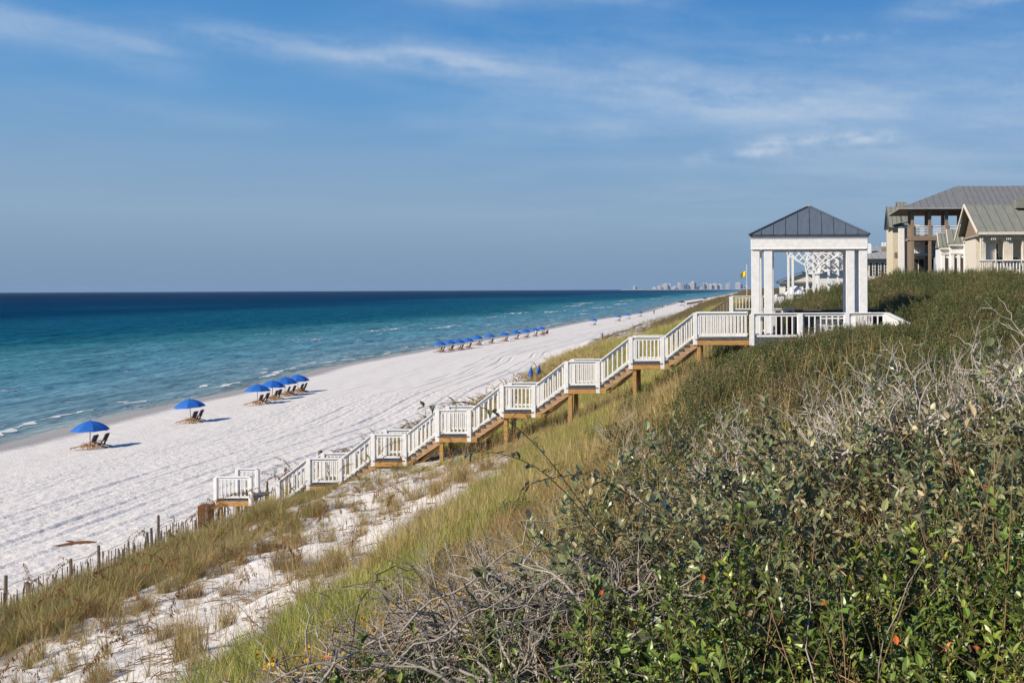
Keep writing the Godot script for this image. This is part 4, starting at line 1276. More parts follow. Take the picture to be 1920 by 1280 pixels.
func person(called_label: String, x: float, d: float, turn: float, sitting: bool, shirt: Material, tall: float) -> void:
	var p := thing("person", called_label, "person", Vector3(x, lying(x, d), -d))
	p.rotation.y = turn
	p.scale = Vector3.ONE * tall / 1.75
	var j := {}
	if sitting:
		j = {"hip": Vector3(0, 0.32, 0), "chest": Vector3(-0.12, 0.78, 0), "neck": Vector3(-0.14, 0.93, 0), "head": Vector3(-0.13, 1.08, 0), "kl": Vector3(0.42, 0.5, 0.12), "kr": Vector3(0.42, 0.48, -0.12), "fl": Vector3(0.72, 0.08, 0.12), "fr": Vector3(0.74, 0.08, -0.12), "el": Vector3(0.05, 0.6, 0.3), "er": Vector3(0.05, 0.6, -0.3), "hl": Vector3(0.28, 0.52, 0.22), "hr": Vector3(0.28, 0.52, -0.22)}
	else:
		j = {"hip": Vector3(0, 0.9, 0), "chest": Vector3(0.02, 1.32, 0), "neck": Vector3(0.03, 1.5, 0), "head": Vector3(0.05, 1.64, 0), "kl": Vector3(0.06, 0.48, 0.11), "kr": Vector3(0.02, 0.48, -0.1), "fl": Vector3(0.04, 0.06, 0.13), "fr": Vector3(-0.1, 0.06, -0.1), "el": Vector3(0.0, 1.12, 0.27), "er": Vector3(-0.02, 1.12, -0.27), "hl": Vector3(0.12, 0.9, 0.25), "hr": Vector3(0.08, 0.88, -0.26)}
	var sl: Vector3 = j.chest + Vector3(0, 0.12, 0.17)
	var sr: Vector3 = j.chest + Vector3(0, 0.12, -0.17)
	var bones := [[j.hip, j.chest, 0.15, 0.16], [j.chest, j.neck, 0.15, 0.06], [j.neck, j.head, 0.055, 0.1], [j.head, j.head + Vector3(0.01, 0.05, 0), 0.105, 0.095], [sl, sr, 0.075, 0.075],
		[j.hip + Vector3(0, -0.03, 0.08), j.kl, 0.095, 0.06], [j.kl, j.fl, 0.06, 0.04], [j.fl, j.fl + Vector3(0.14, -0.02, 0.01), 0.045, 0.035], [j.hip + Vector3(0, -0.03, -0.08), j.kr, 0.095, 0.06], [j.kr, j.fr, 0.06, 0.04], [j.fr, j.fr + Vector3(0.14, -0.02, -0.01), 0.045, 0.035],
		[sl, j.el, 0.055, 0.045], [j.el, j.hl, 0.045, 0.032], [j.hl, j.hl + Vector3(0.06, -0.04, 0), 0.036, 0.028], [sr, j.er, 0.055, 0.045], [j.er, j.hr, 0.045, 0.032], [j.hr, j.hr + Vector3(0.06, -0.04, 0), 0.036, 0.028]]
	mesh_node("body", body_mesh(bones, 0.04, 0.0), M.skin, p)
	mesh_node("clothing", body_mesh(bones.slice(0, 1) + bones.slice(4, 6) + bones.slice(8, 9) + bones.slice(11, 12) + bones.slice(14, 15), 0.04, 0.022), shirt, p)
	var hr := MB.new()
	hr.tube(PackedVector3Array([j.head + Vector3(-0.03, -0.02, 0), j.head + Vector3(-0.03, 0.06, 0), j.head + Vector3(-0.015, 0.13, 0), j.head + Vector3(0.0, 0.165, 0)]), PackedFloat32Array([0.10, 0.115, 0.095, 0.01]), 8)
	mesh_node("hair", hr.mesh(), M.dark, p)

func body_mesh(bones: Array, cell: float, puff: float) -> ArrayMesh:   # surface nets round tapered bones joined smoothly
	var lo := Vector3.ONE * 9.0
	var hi := -lo
	for b: Array in bones:
		for k in 2:
			lo = lo.min(b[k] - Vector3.ONE * 0.25)
			hi = hi.max(b[k] + Vector3.ONE * 0.25)
	var n := Vector3i(((hi - lo) / cell).ceil()) + Vector3i.ONE
	var val := PackedFloat32Array()
	val.resize(n.x * n.y * n.z)
	for z in n.z:
		for y in n.y:
			for x in n.x:
				var p := lo + Vector3(x, y, z) * cell
				var s := 0.0
				for b: Array in bones:
					var a: Vector3 = b[0]
					var ab: Vector3 = b[1] - a
					var t := clampf((p - a).dot(ab) / maxf(ab.length_squared(), 1e-6), 0.0, 1.0)
					var q := p.distance_to(a + ab * t) - lerpf(b[2], b[3], t) - puff
					s += exp(-q * 45.0)
				val[(z * n.y + y) * n.x + x] = -log(maxf(s, 1e-30)) / 45.0
	var f := MB.new()
	var at := {}
	for z in n.z - 1:
		for y in n.y - 1:
			for x in n.x - 1:
				var inside := 0
				var sum := Vector3.ZERO
				var cnt := 0
				var vs := []
				for k in 8:
					vs.append(val[((z + (k >> 2)) * n.y + y + ((k >> 1) & 1)) * n.x + x + (k & 1)])
					inside += 1 if vs[k] < 0 else 0
				if inside == 0 or inside == 8:
					continue
				for e in [[0, 1], [2, 3], [4, 5], [6, 7], [0, 2], [1, 3], [4, 6], [5, 7], [0, 4], [1, 5], [2, 6], [3, 7]]:
					var v0: float = vs[e[0]]
					var v1: float = vs[e[1]]
					if (v0 < 0) != (v1 < 0):
						var t := v0 / (v0 - v1)
						var p0 := Vector3(e[0] & 1, (e[0] >> 1) & 1, e[0] >> 2)
						var p1 := Vector3(e[1] & 1, (e[1] >> 1) & 1, e[1] >> 2)
						sum += p0.lerp(p1, t)
						cnt += 1
				at[Vector3i(x, y, z)] = lo + (Vector3(x, y, z) + sum / cnt) * cell
	for c: Vector3i in at:
		for ax in 3:
			var u := (ax + 1) % 3
			var w := (ax + 2) % 3
			var du := Vector3i.ZERO
			du[u] = -1
			var dw := Vector3i.ZERO
			dw[w] = -1
			var e0 := val[(c.z * n.y + c.y) * n.x + c.x] < 0
			var c1 := c
			c1[ax] += 1
			var e1 := val[(c1.z * n.y + c1.y) * n.x + c1.x] < 0
			if e0 != e1 and at.has(c + du) and at.has(c + dw) and at.has(c + du + dw):
				if e0:
					f.quad(at[c], at[c + dw], at[c + du + dw], at[c + du])
				else:
					f.quad(at[c], at[c + du], at[c + du + dw], at[c + dw])
	return f.mesh()

func people() -> void:
	person("person in dark clothes standing on the sand beyond the far three umbrellas", -52.6, 447.0, 2.6, false, M.navy_cloth, 2.1)
	person("person in dark top walking at the water's edge far along the beach", -70.0, 640.0, 0.4, false, M.navy_cloth, 2.0)
	person("person in pale top walking at the far water's edge beside another", -68.6, 645.0, 0.6, false, M.white, 2.0)
	person("person in red sitting on the sand right of the middle umbrella row", -58.6, 262.5, 3.3, true, M.red_cloth, 1.9)
	person("person in red reclining just under the last umbrella of the middle row", -59.2, 264.5, 3.0, true, M.red_cloth, 1.9)
	person("person in dark clothes standing on the beach just above the stairway rail", -40.5, 520.0, 1.2, false, M.dark, 2.2)
	person("person in white standing behind the last umbrellas of the middle row", -62.8, 268.0, 2.0, false, M.white, 1.9)

# ---------------------------------------------------------------- sand fence, lower landing, small things at the dune foot
func build_fence() -> void:
	rng.seed = 31
	var f := thing("sand_fence", "weathered grey picket sand fence with round posts along the dune foot", "fence", Vector3.ZERO)
	var d := 26.0
	while d < 49.0:
		var x := -23.6 + 0.25 * nf.get_noise_2d(d * 0.3, 3.0)
		var y := lying(x, d)
		var t := rng.randf_range(0.45, 0.8)
		var o := bar("picket", Vector3(x, y - 0.15, -d), Vector3(x + rng.randf_range(-0.08, 0.08), y + t, -d + rng.randf_range(-0.05, 0.05)), 0.035, 0.014, M.grey_wood, f)
		o.rotate_object_local(Vector3(0, 0, 1), rng.randf_range(-0.5, 0.5))
		d += rng.randf_range(0.07, 0.14)
	for q in [[29.1, 0.9], [32.0, 0.95], [33.1, 0.8], [36.6, 0.9], [37.2, 0.85], [39.4, 0.9], [41.2, 0.85], [42.9, 0.95], [30.2, 1.0], [31.0, 1.7], [33.9, 1.35], [35.3, 1.5], [38.0, 1.25], [38.3, 1.35], [38.7, 1.85], [42.0, 1.35], [45.2, 2.0], [47.0, 1.4]]:
		var x: float = -23.55
		var y: float = lying(x, q[0]) - 0.28 * q[1]
		var b := MB.new()
		b.tube(PackedVector3Array([Vector3(0, -0.5, 0), Vector3(0.01, q[1] * 0.5, 0.01), Vector3(0.03 * sin(q[0] * 9.0), q[1] - 0.01, 0), Vector3(0.03 * sin(q[0] * 9.0), q[1], 0)]), PackedFloat32Array([0.055, 0.052, 0.048, 0.004]), 8)
		mesh_node("fence_post", b.mesh(), M.grey_wood, f, Transform3D(Basis.IDENTITY, Vector3(x, y, -q[0])))
	for hh: float in [0.45, 0.85]:
		var b := MB.new()
		var pts := PackedVector3Array()
		var rr := PackedFloat32Array()
		for k in 24:
			var dd := 28.0 + k * 0.85
			pts.append(Vector3(-23.55, lying(-23.6, dd) + hh + 0.04 * sin(k * 1.9), -dd))
			rr.append(0.008)
		b.tube(pts, rr, 4)
		mesh_node("fence_wire", b.mesh(), M.grey_wood, f)
	for q in [[-21.3, 47.5, 1.7, "lone weathered post beside the lowest stair flight"], [-25.0, 148.0, 1.6, "short weathered post standing in the sea oats far along the dune foot"]]:
		var p := thing("weathered_post", q[3], "post", Vector3(q[0], lying(q[0], q[1]) - 0.3, -q[1]))
		var b := MB.new()
		b.tube(PackedVector3Array([Vector3.ZERO, Vector3(0.02, q[2], 0), Vector3(0.02, q[2] + 0.02, 0)]), PackedFloat32Array([0.11, 0.1, 0.005]), 8)
		mesh_node("shaft", b.mesh(), M.grey_wood, p)
	# the foot of the stairs: a low railed platform and a brown timber box
	var s := thing("lower_platform", "small white-railed platform at the foot of the stairs by the fence", "platform", Vector3.ZERO)
	var y := 4.02
	for k in 10:
		block("deck_board", Vector3(-24.0 + k * 0.16, y - 0.04, -45.2), Vector3(-23.85 + k * 0.16, y, -43.4), M.deck, s)
	block("beam", Vector3(-24.0, y - 0.26, -43.42), Vector3(-22.4, y - 0.045, -43.38), M.pine, s)
	for x: float in [-23.9, -22.6]:
		for z: float in [-43.6, -45.0]:
			block("support_post", Vector3(x, y - 1.5, z - 0.07), Vector3(x + 0.14, y - 0.05, z + 0.07), M.pine, s)
	railing(s, Vector3(-23.95, y, -43.45), Vector3(-22.45, y, -43.45), 0.16, 0.97, 3)
	railing(s, Vector3(-23.9, y + 0.05, -45.1), Vector3(-23.0, y + 0.05, -45.1), 0.16, 0.97, 3)
	var bx := thing("timber_post_box", "brown upright timber box beside the lower platform", "post", Vector3(-23.75, lying(-23.75, 42.3) - 0.1, -42.3))
	block("body", Vector3(-0.22, 0, -0.22), Vector3(0.22, 1.05, 0.22), M.brown, bx)
	bar("arm", Vector3(0.22, 0.95, 0), Vector3(0.75, 1.0, -0.3), 0.08, 0.14, M.pine, bx)
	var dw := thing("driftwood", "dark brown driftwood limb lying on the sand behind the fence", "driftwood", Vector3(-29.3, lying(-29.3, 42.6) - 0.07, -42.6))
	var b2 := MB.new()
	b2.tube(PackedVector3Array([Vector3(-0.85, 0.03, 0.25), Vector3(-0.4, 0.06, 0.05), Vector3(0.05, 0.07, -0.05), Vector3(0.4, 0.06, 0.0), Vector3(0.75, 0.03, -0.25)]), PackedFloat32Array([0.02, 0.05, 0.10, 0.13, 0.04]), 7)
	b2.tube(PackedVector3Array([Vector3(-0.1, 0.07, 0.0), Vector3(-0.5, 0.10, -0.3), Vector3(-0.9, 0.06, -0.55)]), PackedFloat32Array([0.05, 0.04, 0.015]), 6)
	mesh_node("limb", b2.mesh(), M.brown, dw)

# ---------------------------------------------------------------- plants
func tone(r: float, g: float, b: float, k := 1.0) -> Color:
	return Color(r * k, g * k, b * k)

func leaf(f: MB, base: Vector3, dir: Vector3, side: Vector3, len: float, wid: float, top: Color, under: Color, two := true) -> void:
	var up := side.cross(dir).normalized()
	if up.y < 0:
		up = -up
		side = -side
	var p := []
	for q in [[0.0, 0.0], [0.33, 0.5], [0.68, 0.42], [1.0, 0.0]]:
		var t: float = q[0]
		var m := base + dir * (len * t) - up * (len * 0.16 * t * t)
		var lift := up * (wid * 0.16 if t > 0.0 and t < 1.0 else 0.0)
		p.append([m, m - side * (wid * q[1]) + lift, m + side * (wid * q[1]) + lift])
	for layer in (2 if two else 1):
		f.tint = top if layer == 0 else under
		var o := up * (-0.0009 * layer)
		for h in [1, 2]:
			f.tri(p[0][0] + o, p[1][h] + o, p[1][0] + o)
			f.quad(p[1][0] + o, p[1][h] + o, p[2][h] + o, p[2][0] + o)
			f.tri(p[2][0] + o, p[2][h] + o, p[3][0] + o)

func sprig(n: int, stem: float, len: float, wid: float, top: Color, under: Color, spread_deg: float, two := true, stem_col := Color(0.14, 0.10, 0.06)) -> ArrayMesh:
	var f := MB.new()
	f.tint = stem_col
	var bend := Vector3(rng.randf_range(-0.12, 0.12), 0, rng.randf_range(-0.12, 0.12))
	var pts := PackedVector3Array([Vector3.ZERO, Vector3(0, stem * 0.5, 0) + bend * stem, Vector3(0, stem, 0) + bend * stem * 2.6])
	f.tube(pts, PackedFloat32Array([0.003, 0.0024, 0.0012]), 4)
	for i in n:
		var t := 0.18 + 0.82 * i / (n - 1.0)
		var at := pts[0].lerp(pts[1], t * 2.0) if t < 0.5 else pts[1].lerp(pts[2], t * 2.0 - 1.0)
		var a := i * 2.4 + rng.randf_range(-0.5, 0.5)
		var tilt := deg_to_rad(spread_deg * (1.15 - 0.6 * t) + rng.randf_range(-14, 14))
		var out := Vector3(cos(a), 0, sin(a))
		var dir := (Vector3.UP * cos(tilt) + out * sin(tilt)).normalized()
		var side := Vector3.UP.cross(out).normalized().rotated(dir, rng.randf_range(-0.6, 0.6))
		var k := rng.randf_range(0.75, 1.2)
		var s := rng.randf_range(0.7, 1.15)
		leaf(f, at, dir, side, len * s, wid * s, tone(top.r, top.g, top.b, k), tone(under.r, under.g, under.b, k), two)
	return f.mesh()

func tuft(n: int, tall: float, lean: float, width: float, a: Color, b: Color) -> ArrayMesh:
	var f := MB.new()
	for i in n:
		var ang := rng.randf() * TAU
		var out := Vector3(cos(ang), 0, sin(ang))
		var side := Vector3(-sin(ang), 0, cos(ang)).rotated(Vector3.UP, rng.randf_range(-0.8, 0.8))
		var h := tall * rng.randf_range(0.55, 1.1)
		var ln := lean * rng.randf_range(0.3, 1.2)
		f.tint = a.lerp(b, rng.randf())
		var base := out * rng.randf_range(0.0, 0.07)
		var p := []
		for t: float in [0.0, 0.4, 0.75, 1.0]:
			p.append(base + Vector3.UP * (h * (t - 0.22 * ln * t * t)) + out * (h * ln * t * t))
		var w := [width, width * 0.9, width * 0.55]
		for k in 2:
			f.quad(p[k] - side * w[k], p[k + 1] - side * w[k + 1], p[k + 1] + side * w[k + 1], p[k] + side * w[k])
		f.tri(p[2] - side * w[2], p[3], p[2] + side * w[2])
	return f.mesh()

func limb(f: MB, p: Vector3, dir: Vector3, len: float, rad: float, depth: int, crook: float, lift: float) -> void:
	var n := 5
	var pts := PackedVector3Array()
	var rr := PackedFloat32Array()
	var q := p
	var d := dir
	for i in n + 1:
		pts.append(q)
		rr.append(rad * (1.0 - 0.62 * i / n))
		d = (d + Vector3(rng.randfn(), rng.randfn() + lift, rng.randfn()) * crook).normalized()
		q += d * (len / n)
	f.tint = tone(1, 1, 1, rng.randf_range(0.55, 1.2)) * f_base
	f.tube(pts, rr, 5 if depth > 1 else 4)
	if depth <= 0:
		return
	for c in f_kids + (rng.randi() % 2):
		var t := rng.randi_range(1, n)
		var axis := Vector3(rng.randfn(), rng.randfn(), rng.randfn()).normalized()
		var nd := (pts[t] - pts[t - 1]).normalized().rotated(axis, rng.randf_range(0.4, 1.1))
		limb(f, pts[t], nd, len * rng.randf_range(0.45, 0.75), rr[t] * 0.75, depth - 1, crook, lift)

var f_base := Color(0.36, 0.33, 0.29)
var f_kids := 3

func dead_bush(limbs: int, len: float, rad: float, depth: int, flatness: float, base_col: Color) -> ArrayMesh:
	var f := MB.new()
	f_base = base_col
	for i in limbs:
		var a := rng.randf() * TAU
		var dir := Vector3(cos(a), rng.randf_range(0.25, 1.3) * (1.0 - flatness), sin(a)).normalized()
		limb(f, Vector3(cos(a), 0, sin(a)) * rng.randf_range(0.0, 0.3), dir, len * rng.randf_range(0.6, 1.2), rad * rng.randf_range(0.6, 1.3), depth, 0.38, 0.25 * (1.0 - flatness))
	return f.mesh()

func sea_oat(v: int) -> Array:
	var stalk := MB.new()
	var head := MB.new()
	var h := 1.15 + 0.12 * v
	stalk.tint = Color(0.34, 0.26, 0.13)
	var pts := PackedVector3Array()
	var rr := PackedFloat32Array()
	var droop := 0.34 + 0.14 * v
	for i in 9:
		var t := i / 8.0
		var b := maxf(0.0, t - 0.6) / 0.4
		pts.append(Vector3(0.10 * t * t + droop * b * b, h * t - 0.22 * droop * b * b * b, 0.02 * sin(t * 5.0)))
		rr.append(0.0045 - 0.0028 * t)
	stalk.tube(pts, rr, 4)
	for k in 5:
		var a := k * 1.3
		var out := Vector3(cos(a), 0, sin(a))
		stalk.tint = Color(0.26, 0.22, 0.09)
		var l := 0.5 + 0.1 * (k % 3)
		var sd := Vector3(-sin(a), 0, cos(a)) * 0.005
		stalk.quad(-sd, out * l * 0.4 + Vector3(0, l * 0.8, 0) - sd, out * l * 0.4 + Vector3(0, l * 0.8, 0) + sd, sd)
		stalk.tri(out * l * 0.4 + Vector3(0, l * 0.8, 0) - sd, out * l * 0.9 + Vector3(0, l * 0.75, 0), out * l * 0.4 + Vector3(0, l * 0.8, 0) + sd)
	for i in 46:
		var t := 0.64 + 0.36 * i / 45.0
		var k := mini(int(t * 8.0), 7)
		var at := pts[k].lerp(pts[k + 1], t * 8.0 - k)
		head.tint = Color(0.30, 0.155, 0.055) * rng.randf_range(0.55, 1.3)
		var dir := Vector3(rng.randf_range(-0.2, 0.5), -1.0, rng.randf_range(-0.6, 0.6)).normalized()
		var sd := dir.cross(Vector3(rng.randfn(), 0, rng.randfn()).normalized()).normalized() * 0.010
		var st := at + Vector3(rng.randf_range(-0.02, 0.03), 0.0, rng.randf_range(-0.03, 0.03))
		head.quad(st, st + dir * 0.03 + sd, st + dir * 0.085, st + dir * 0.03 - sd)
	return [stalk.mesh(), head.mesh()]

func seen(x: float, d: float) -> bool:
	var p := 1450.0 + 1900.0 * x / d
	return p > -130.0 and p < 2050.0

func upright(x: float, y: float, d: float, s: float, lean := 0.15) -> Transform3D:
	var b := Basis(Vector3.UP, rng.randf() * TAU) * Basis(Vector3(1, 0, 0), rng.randfn() * lean)
	return Transform3D(b.scaled(Vector3.ONE * s), Vector3(x, y, -d))

func built_on(x: float, d: float) -> bool:
	if x > -1.15 and x < 4.75 and d > 38.85 and d < 44.6:
		return true
	if x > 4.1 and x < 6.0 and d > 33.5 and d < 39.2:
		return d > 34.5 and x > 4.35 and x < 5.6
	if x < -1.0 and x > -19.8 and d > 39.3 and d < 40.95:
		return true
	if x > -24.3 and x < -21.9 and d > 43.2 and d < 45.4:
		return true
	return x > -3.4 and x < 5.3 and d > 65.0 and d < 77.2 and not (x > 2.0 and d > 71.5)

func build_hill_plants() -> void:
	rng.seed = 2024
	var g: Array[Mesh] = []
	g.append(tuft(20, 0.60, 0.5, 0.0036, Color(0.32, 0.35, 0.085), Color(0.56, 0.51, 0.18)))
	g.append(tuft(18, 0.72, 0.6, 0.0036, Color(0.46, 0.37, 0.16), Color(0.62, 0.49, 0.25)))
	g.append(tuft(20, 0.5, 0.7, 0.004, Color(0.25, 0.30, 0.065), Color(0.43, 0.42, 0.12)))
	g.append(tuft(16, 0.55, 0.7, 0.0036, Color(0.42, 0.28, 0.12), Color(0.52, 0.38, 0.19)))
	var gx: Array = [[], [], [], []]
	var gc: Array = [PackedColorArray(), PackedColorArray(), PackedColorArray(), PackedColorArray()]
	var d := 6.5
	while d < 125.0:
		var dens := 150.0 if d < 16.0 else 120.0 if d < 26.0 else 85.0 if d < 42.0 else 40.0 if d < 62.0 else 16.0
		var step := 0.5
		var x0 := maxf(-25.5, -0.80 * d - 1.0)
		var x1 := 1.0
		for k in int(dens * step * (x1 - x0)):
			var x := rng.randf_range(x0, x1)
			var dd := d + rng.randf() * step
			if not seen(x, dd) or built_on(x, dd):
				continue
			var u := x - shore(dd)
			var n := ns.get_noise_2d(x * 0.45, dd * 0.3)
			var n2 := nf.get_noise_2d(x * 0.16 + 9.0, dd * 0.12)
			if x > -3.4 and dd < 8.6:
				continue
			var edge := -2.7 + 1.3 * n + (3.0 if dd < 14.0 else 0.0)
			var p := cover(u, x, dd)
			if x > edge:
				p *= 0.13 if dd > 24.0 else 0.2
			if u < -15.0 and dd < 40.0:
				p *= 0.7 if n > -0.1 else 0.2
			if rng.randf() > p * (1.15 if d < 40.0 else 0.95):
				continue
			var which := 0
			var r := rng.randf() + 0.5 * n2
			if u < -14.5:
				which = 1 if r < 0.45 else 3 if r < 0.8 else 0
			elif x > -4.6 + n:
				which = 3 if r < 0.5 else 2 if r < 0.8 else 1
			else:
				which = 2 if r < 0.32 else 0 if r < 0.85 else 1
			var s := rng.randf_range(0.7, 1.25) * (1.0 + clampf((dd - 40.0) / 60.0, 0.0, 1.0) * 0.9)
			if p < 0.5:
				s *= 0.6
				which = 3 if r < 0.5 else 1
			if dd > 36.5 and dd < 41.5:
				s *= 0.55
			elif dd > 33.0 and dd <= 36.5 and x > -19.0:
				s *= 0.75
			var t := rng.randf_range(0.78, 1.2)
			if u < -14.5 and dd < 40.0:
				t *= 0.72
			elif u < -8.6 and dd < 38.0:
				which = 3 if r < 0.55 else 1
				t *= 0.72
				s *= 0.85
			gx[which].append(upright(x, ground_y(x, dd) - 0.03, dd, s))
			gc[which].append(tone(t * rng.randf_range(0.93, 1.07), t, t * rng.randf_range(0.85, 1.1)))
		d += step
	var gr := thing("dune_grass", "olive and straw coloured grass thickly covering the dune slope around the stairway", "grass")
	gr.set_meta("kind", "stuff")
	for k in 4:
		var tx: Array[Transform3D] = []
		tx.assign(gx[k])
		scatter("blades", g[k], M.grass, tx, gc[k], gr)

	# low evergreen scrub over the crest
	var sp: Array[Mesh] = []
	sp.append(sprig(15, 0.26, 0.05, 0.018, Color(0.12, 0.142, 0.036), Color(0.10, 0.11, 0.045), 62, false))
	sp.append(sprig(15, 0.22, 0.042, 0.017, Color(0.085, 0.118, 0.03), Color(0.1, 0.1, 0.04), 66, false))
	sp.append(sprig(14, 0.30, 0.05, 0.016, Color(0.17, 0.165, 0.045), Color(0.1, 0.1, 0.04), 52, false))
	sp.append(sprig(13, 0.30, 0.045, 0.014, Color(0.20, 0.15, 0.07), Color(0.1, 0.1, 0.04), 45, false))
	var sx: Array = [[], [], [], []]
	var sc: Array = [PackedColorArray(), PackedColorArray(), PackedColorArray(), PackedColorArray()]
	d = 9.0
	while d < 100.0:
		var dens := 230.0 if d < 22.0 else 190.0 if d < 40.0 else 110.0 if d < 56.0 else 75.0 if d < 80.0 else 22.0
		var big := 1.0 if d < 22.0 else 1.12 if d < 40.0 else 1.3 if d < 56.0 else 1.5 if d < 80.0 else 3.0
		var step := 0.5
		var x0 := -5.0
		var x1 := 0.26 * d + 3.0
		for k in int(dens * step * (x1 - x0)):
			var x := rng.randf_range(x0, x1)
			var dd := d + rng.randf() * step
			if not seen(x, dd) or built_on(x, dd):
				continue
			var n := ns.get_noise_2d(x * 0.45, dd * 0.3)
			var lump := ns.get_noise_2d(x * 0.55 + 70.0, dd * 0.45)
			var edge := -2.9 + 1.4 * n
			if x < edge and rng.randf() > (0.04 if lump < 0.22 or x < edge - 3.0 else 0.6):
				continue
			if lump < -0.22 and rng.randf() < 0.8:
				continue
			var hh := clampf(0.34 + 0.75 * lump, 0.05, 0.95) * maxf(smoothstep(edge - 0.2, edge + 1.2, x), 0.45 if lump > 0.22 else 0.0)
			if dd > 33.5 and dd < 38.9 and x > -3.0 and x < 5.5:
				hh *= 0.12 if x > 0.0 else 0.4
			var v := pow(rng.randf(), 0.6)
			var s := rng.randf_range(0.75, 1.3) * big
			var which := 0
			var r := rng.randf() * 0.75 + 0.12 + 0.9 * nf.get_noise_2d(x * 0.3 + 5.0, dd * 0.24)
			which = 1 if r < 0.32 else 0 if r < 0.70 else 2 if r < 0.95 else 3
			var t := rng.randf_range(0.75, 1.25)
			sx[which].append(upright(x, ground_y(x, dd) + hh * v - 0.04, dd, s, 0.45))
			sc[which].append(tone(t, t, t))
		d += step
	var scr := thing("coastal_scrub", "low dark green evergreen scrub matting the dune crest around the gazebo", "scrub")
	scr.set_meta("kind", "stuff")
	for k in 4:
		var tx: Array[Transform3D] = []
		tx.assign(sx[k])
		scatter("leaves", sp[k], M.leaf, tx, sc[k], scr)

	# rounder bushes that stand out of the scrub
	var round_a: Array[Mesh] = [sp[0], sp[1]]
	var round_b: Array[Mesh] = [sp[2], sp[0]]
	for q in [[-1.9, 27.0, 0.9, 0.75, 0, "rounded dark green bush on the slope left of the silver-grey dead patches"], [0.8, 31.5, 1.1, 0.7, 0, "rounded dark green bush on the slope below the deck's left corner post"], [2.6, 33.0, 1.2, 0.75, 1, "olive bush on the slope below the middle of the deck railing"], [1.9, 25.0, 1.0, 0.8, 0, "dark green bush on the middle slope right of the dead patches"],
			[4.3, 27.0, 1.3, 0.95, 1, "yellow-green bush on the slope below the right end of the deck"], [-2.6, 21.0, 0.8, 0.65, 1, "small olive bush at the edge of the golden grass"], [0.4, 19.5, 0.9, 0.7, 0, "dark green bush behind the bleached twigs, left half"], [3.4, 20.0, 1.1, 0.85, 0, "dark green bush behind the bleached twigs, right half"],
			[6.2, 31.0, 1.4, 0.9, 0, "large dark bush on the crest right of the deck ramp"], [7.4, 40.0, 1.6, 0.8, 1, "olive bush on the crest in front of the cream house"], [6.6, 50.0, 1.6, 0.7, 0, "dark bush on the ridge just right of the gazebo columns"], [10.5, 48.0, 1.8, 0.8, 0, "dark bush on the ridge below the tan porch house"], [2.6, 50.0, 1.4, 0.6, 1, "olive bush on the ridge seen between the gazebo columns"]]:
		shrub("dune_bush", q[5], "bush", q[0], q[1], q[2], ground_y(q[0], q[1]) + q[3], round_a if q[4] == 0 else round_b, M.leaf, int(650 * q[2]), 1.15, "round bushes of the dune scrub")

	# plants on the dune front beyond the first hundred metres
	var fx: Array[Transform3D] = []
	var fc := PackedColorArray()
	for k in 6500:
		var dd := 95.0 + pow(rng.randf(), 1.7) * 900.0
		var u := rng.randf_range(-25.0, 6.0)
		if rng.randf() > smoothstep(-21.0, -14.0, u + 3.0 * ns.get_noise_2d(u * 0.1, dd * 0.03)):
			continue
		var x := u + shore(dd)
		fx.append(upright(x, ground_y(x, dd) - 0.1, dd, rng.randf_range(0.9, 1.6)))
		fc.append(tone(0.6, 0.56, 0.48, rng.randf_range(0.6, 1.0)))
	var far := thing("far_dune_grass", "brown grass on the dune front running on toward the horizon", "grass")
	far.set_meta("kind", "stuff")
	scatter("blades", g[1], M.grass, fx, fc, far)

	# sea oats: the nearest as plants of their own, the rest together
	var oats := [sea_oat(0), sea_oat(1), sea_oat(2), sea_oat(3)]
	var ox: Array = [[], [], [], []]
	var oc: Array = [PackedColorArray(), PackedColorArray(), PackedColorArray(), PackedColorArray()]
	var own := 0
	for k in 2600:
		var dd := 13.0 + pow(rng.randf(), 1.35) * 90.0
		var u := rng.randf_range(-25.0, -9.0)
		var x := u + shore(dd)
		if not seen(x, dd) or built_on(x, dd):
			continue
		var n := ns.get_noise_2d(x * 0.5 + 3.0, dd * 0.4)
		var want := 0.10 + 0.45 * smoothstep(0.0, 0.4, n)
		if dd > 40.0:
			want = 0.62 * smoothstep(-26.0, -22.0, u) * (1.0 - smoothstep(-17.0, -12.0, u)) + 0.06
		elif u < -20.0:
			want = 0.16
		if rng.randf() > want:
			continue
		var v := rng.randi() % 4
		var s := rng.randf_range(0.75, 1.15) * (0.8 if dd < 38.0 and u > -20.0 else 1.0)
		var xf := upright(x, ground_y(x, dd) - 0.04, dd, s, 0.12)
		if dd < 31.0 and own < 70:
			own += 1
			var o := thing("sea_oats", "sea oats stalk with drooping brown seed head among the tufts on the white sand slope", "sea oats", Vector3.ZERO, "sea oats on the sandy dune slope")
			o.transform = xf
			mesh_node("stalk", oats[v][0], M.grass, o)
			mesh_node("seed_head", oats[v][1], M.grass, o)
		else:
			ox[v].append(xf)
			oc[v].append(tone(0.75, 0.72, 0.72, rng.randf_range(0.6, 1.1)))
	var so := thing("sea_oats_stand", "thin stand of dry sea oats along the dune foot behind the stairs", "sea oats")
	so.set_meta("kind", "stuff")
	for k in 4:
		var tx: Array[Transform3D] = []
		tx.assign(ox[k])
		scatter("stalks", oats[k][0], M.grass, tx, oc[k], so)
		scatter("seed_heads", oats[k][1], M.grass, tx, oc[k], so)

	# bits of straw and seed husk lying on the bare sand
	var bit := MB.new()
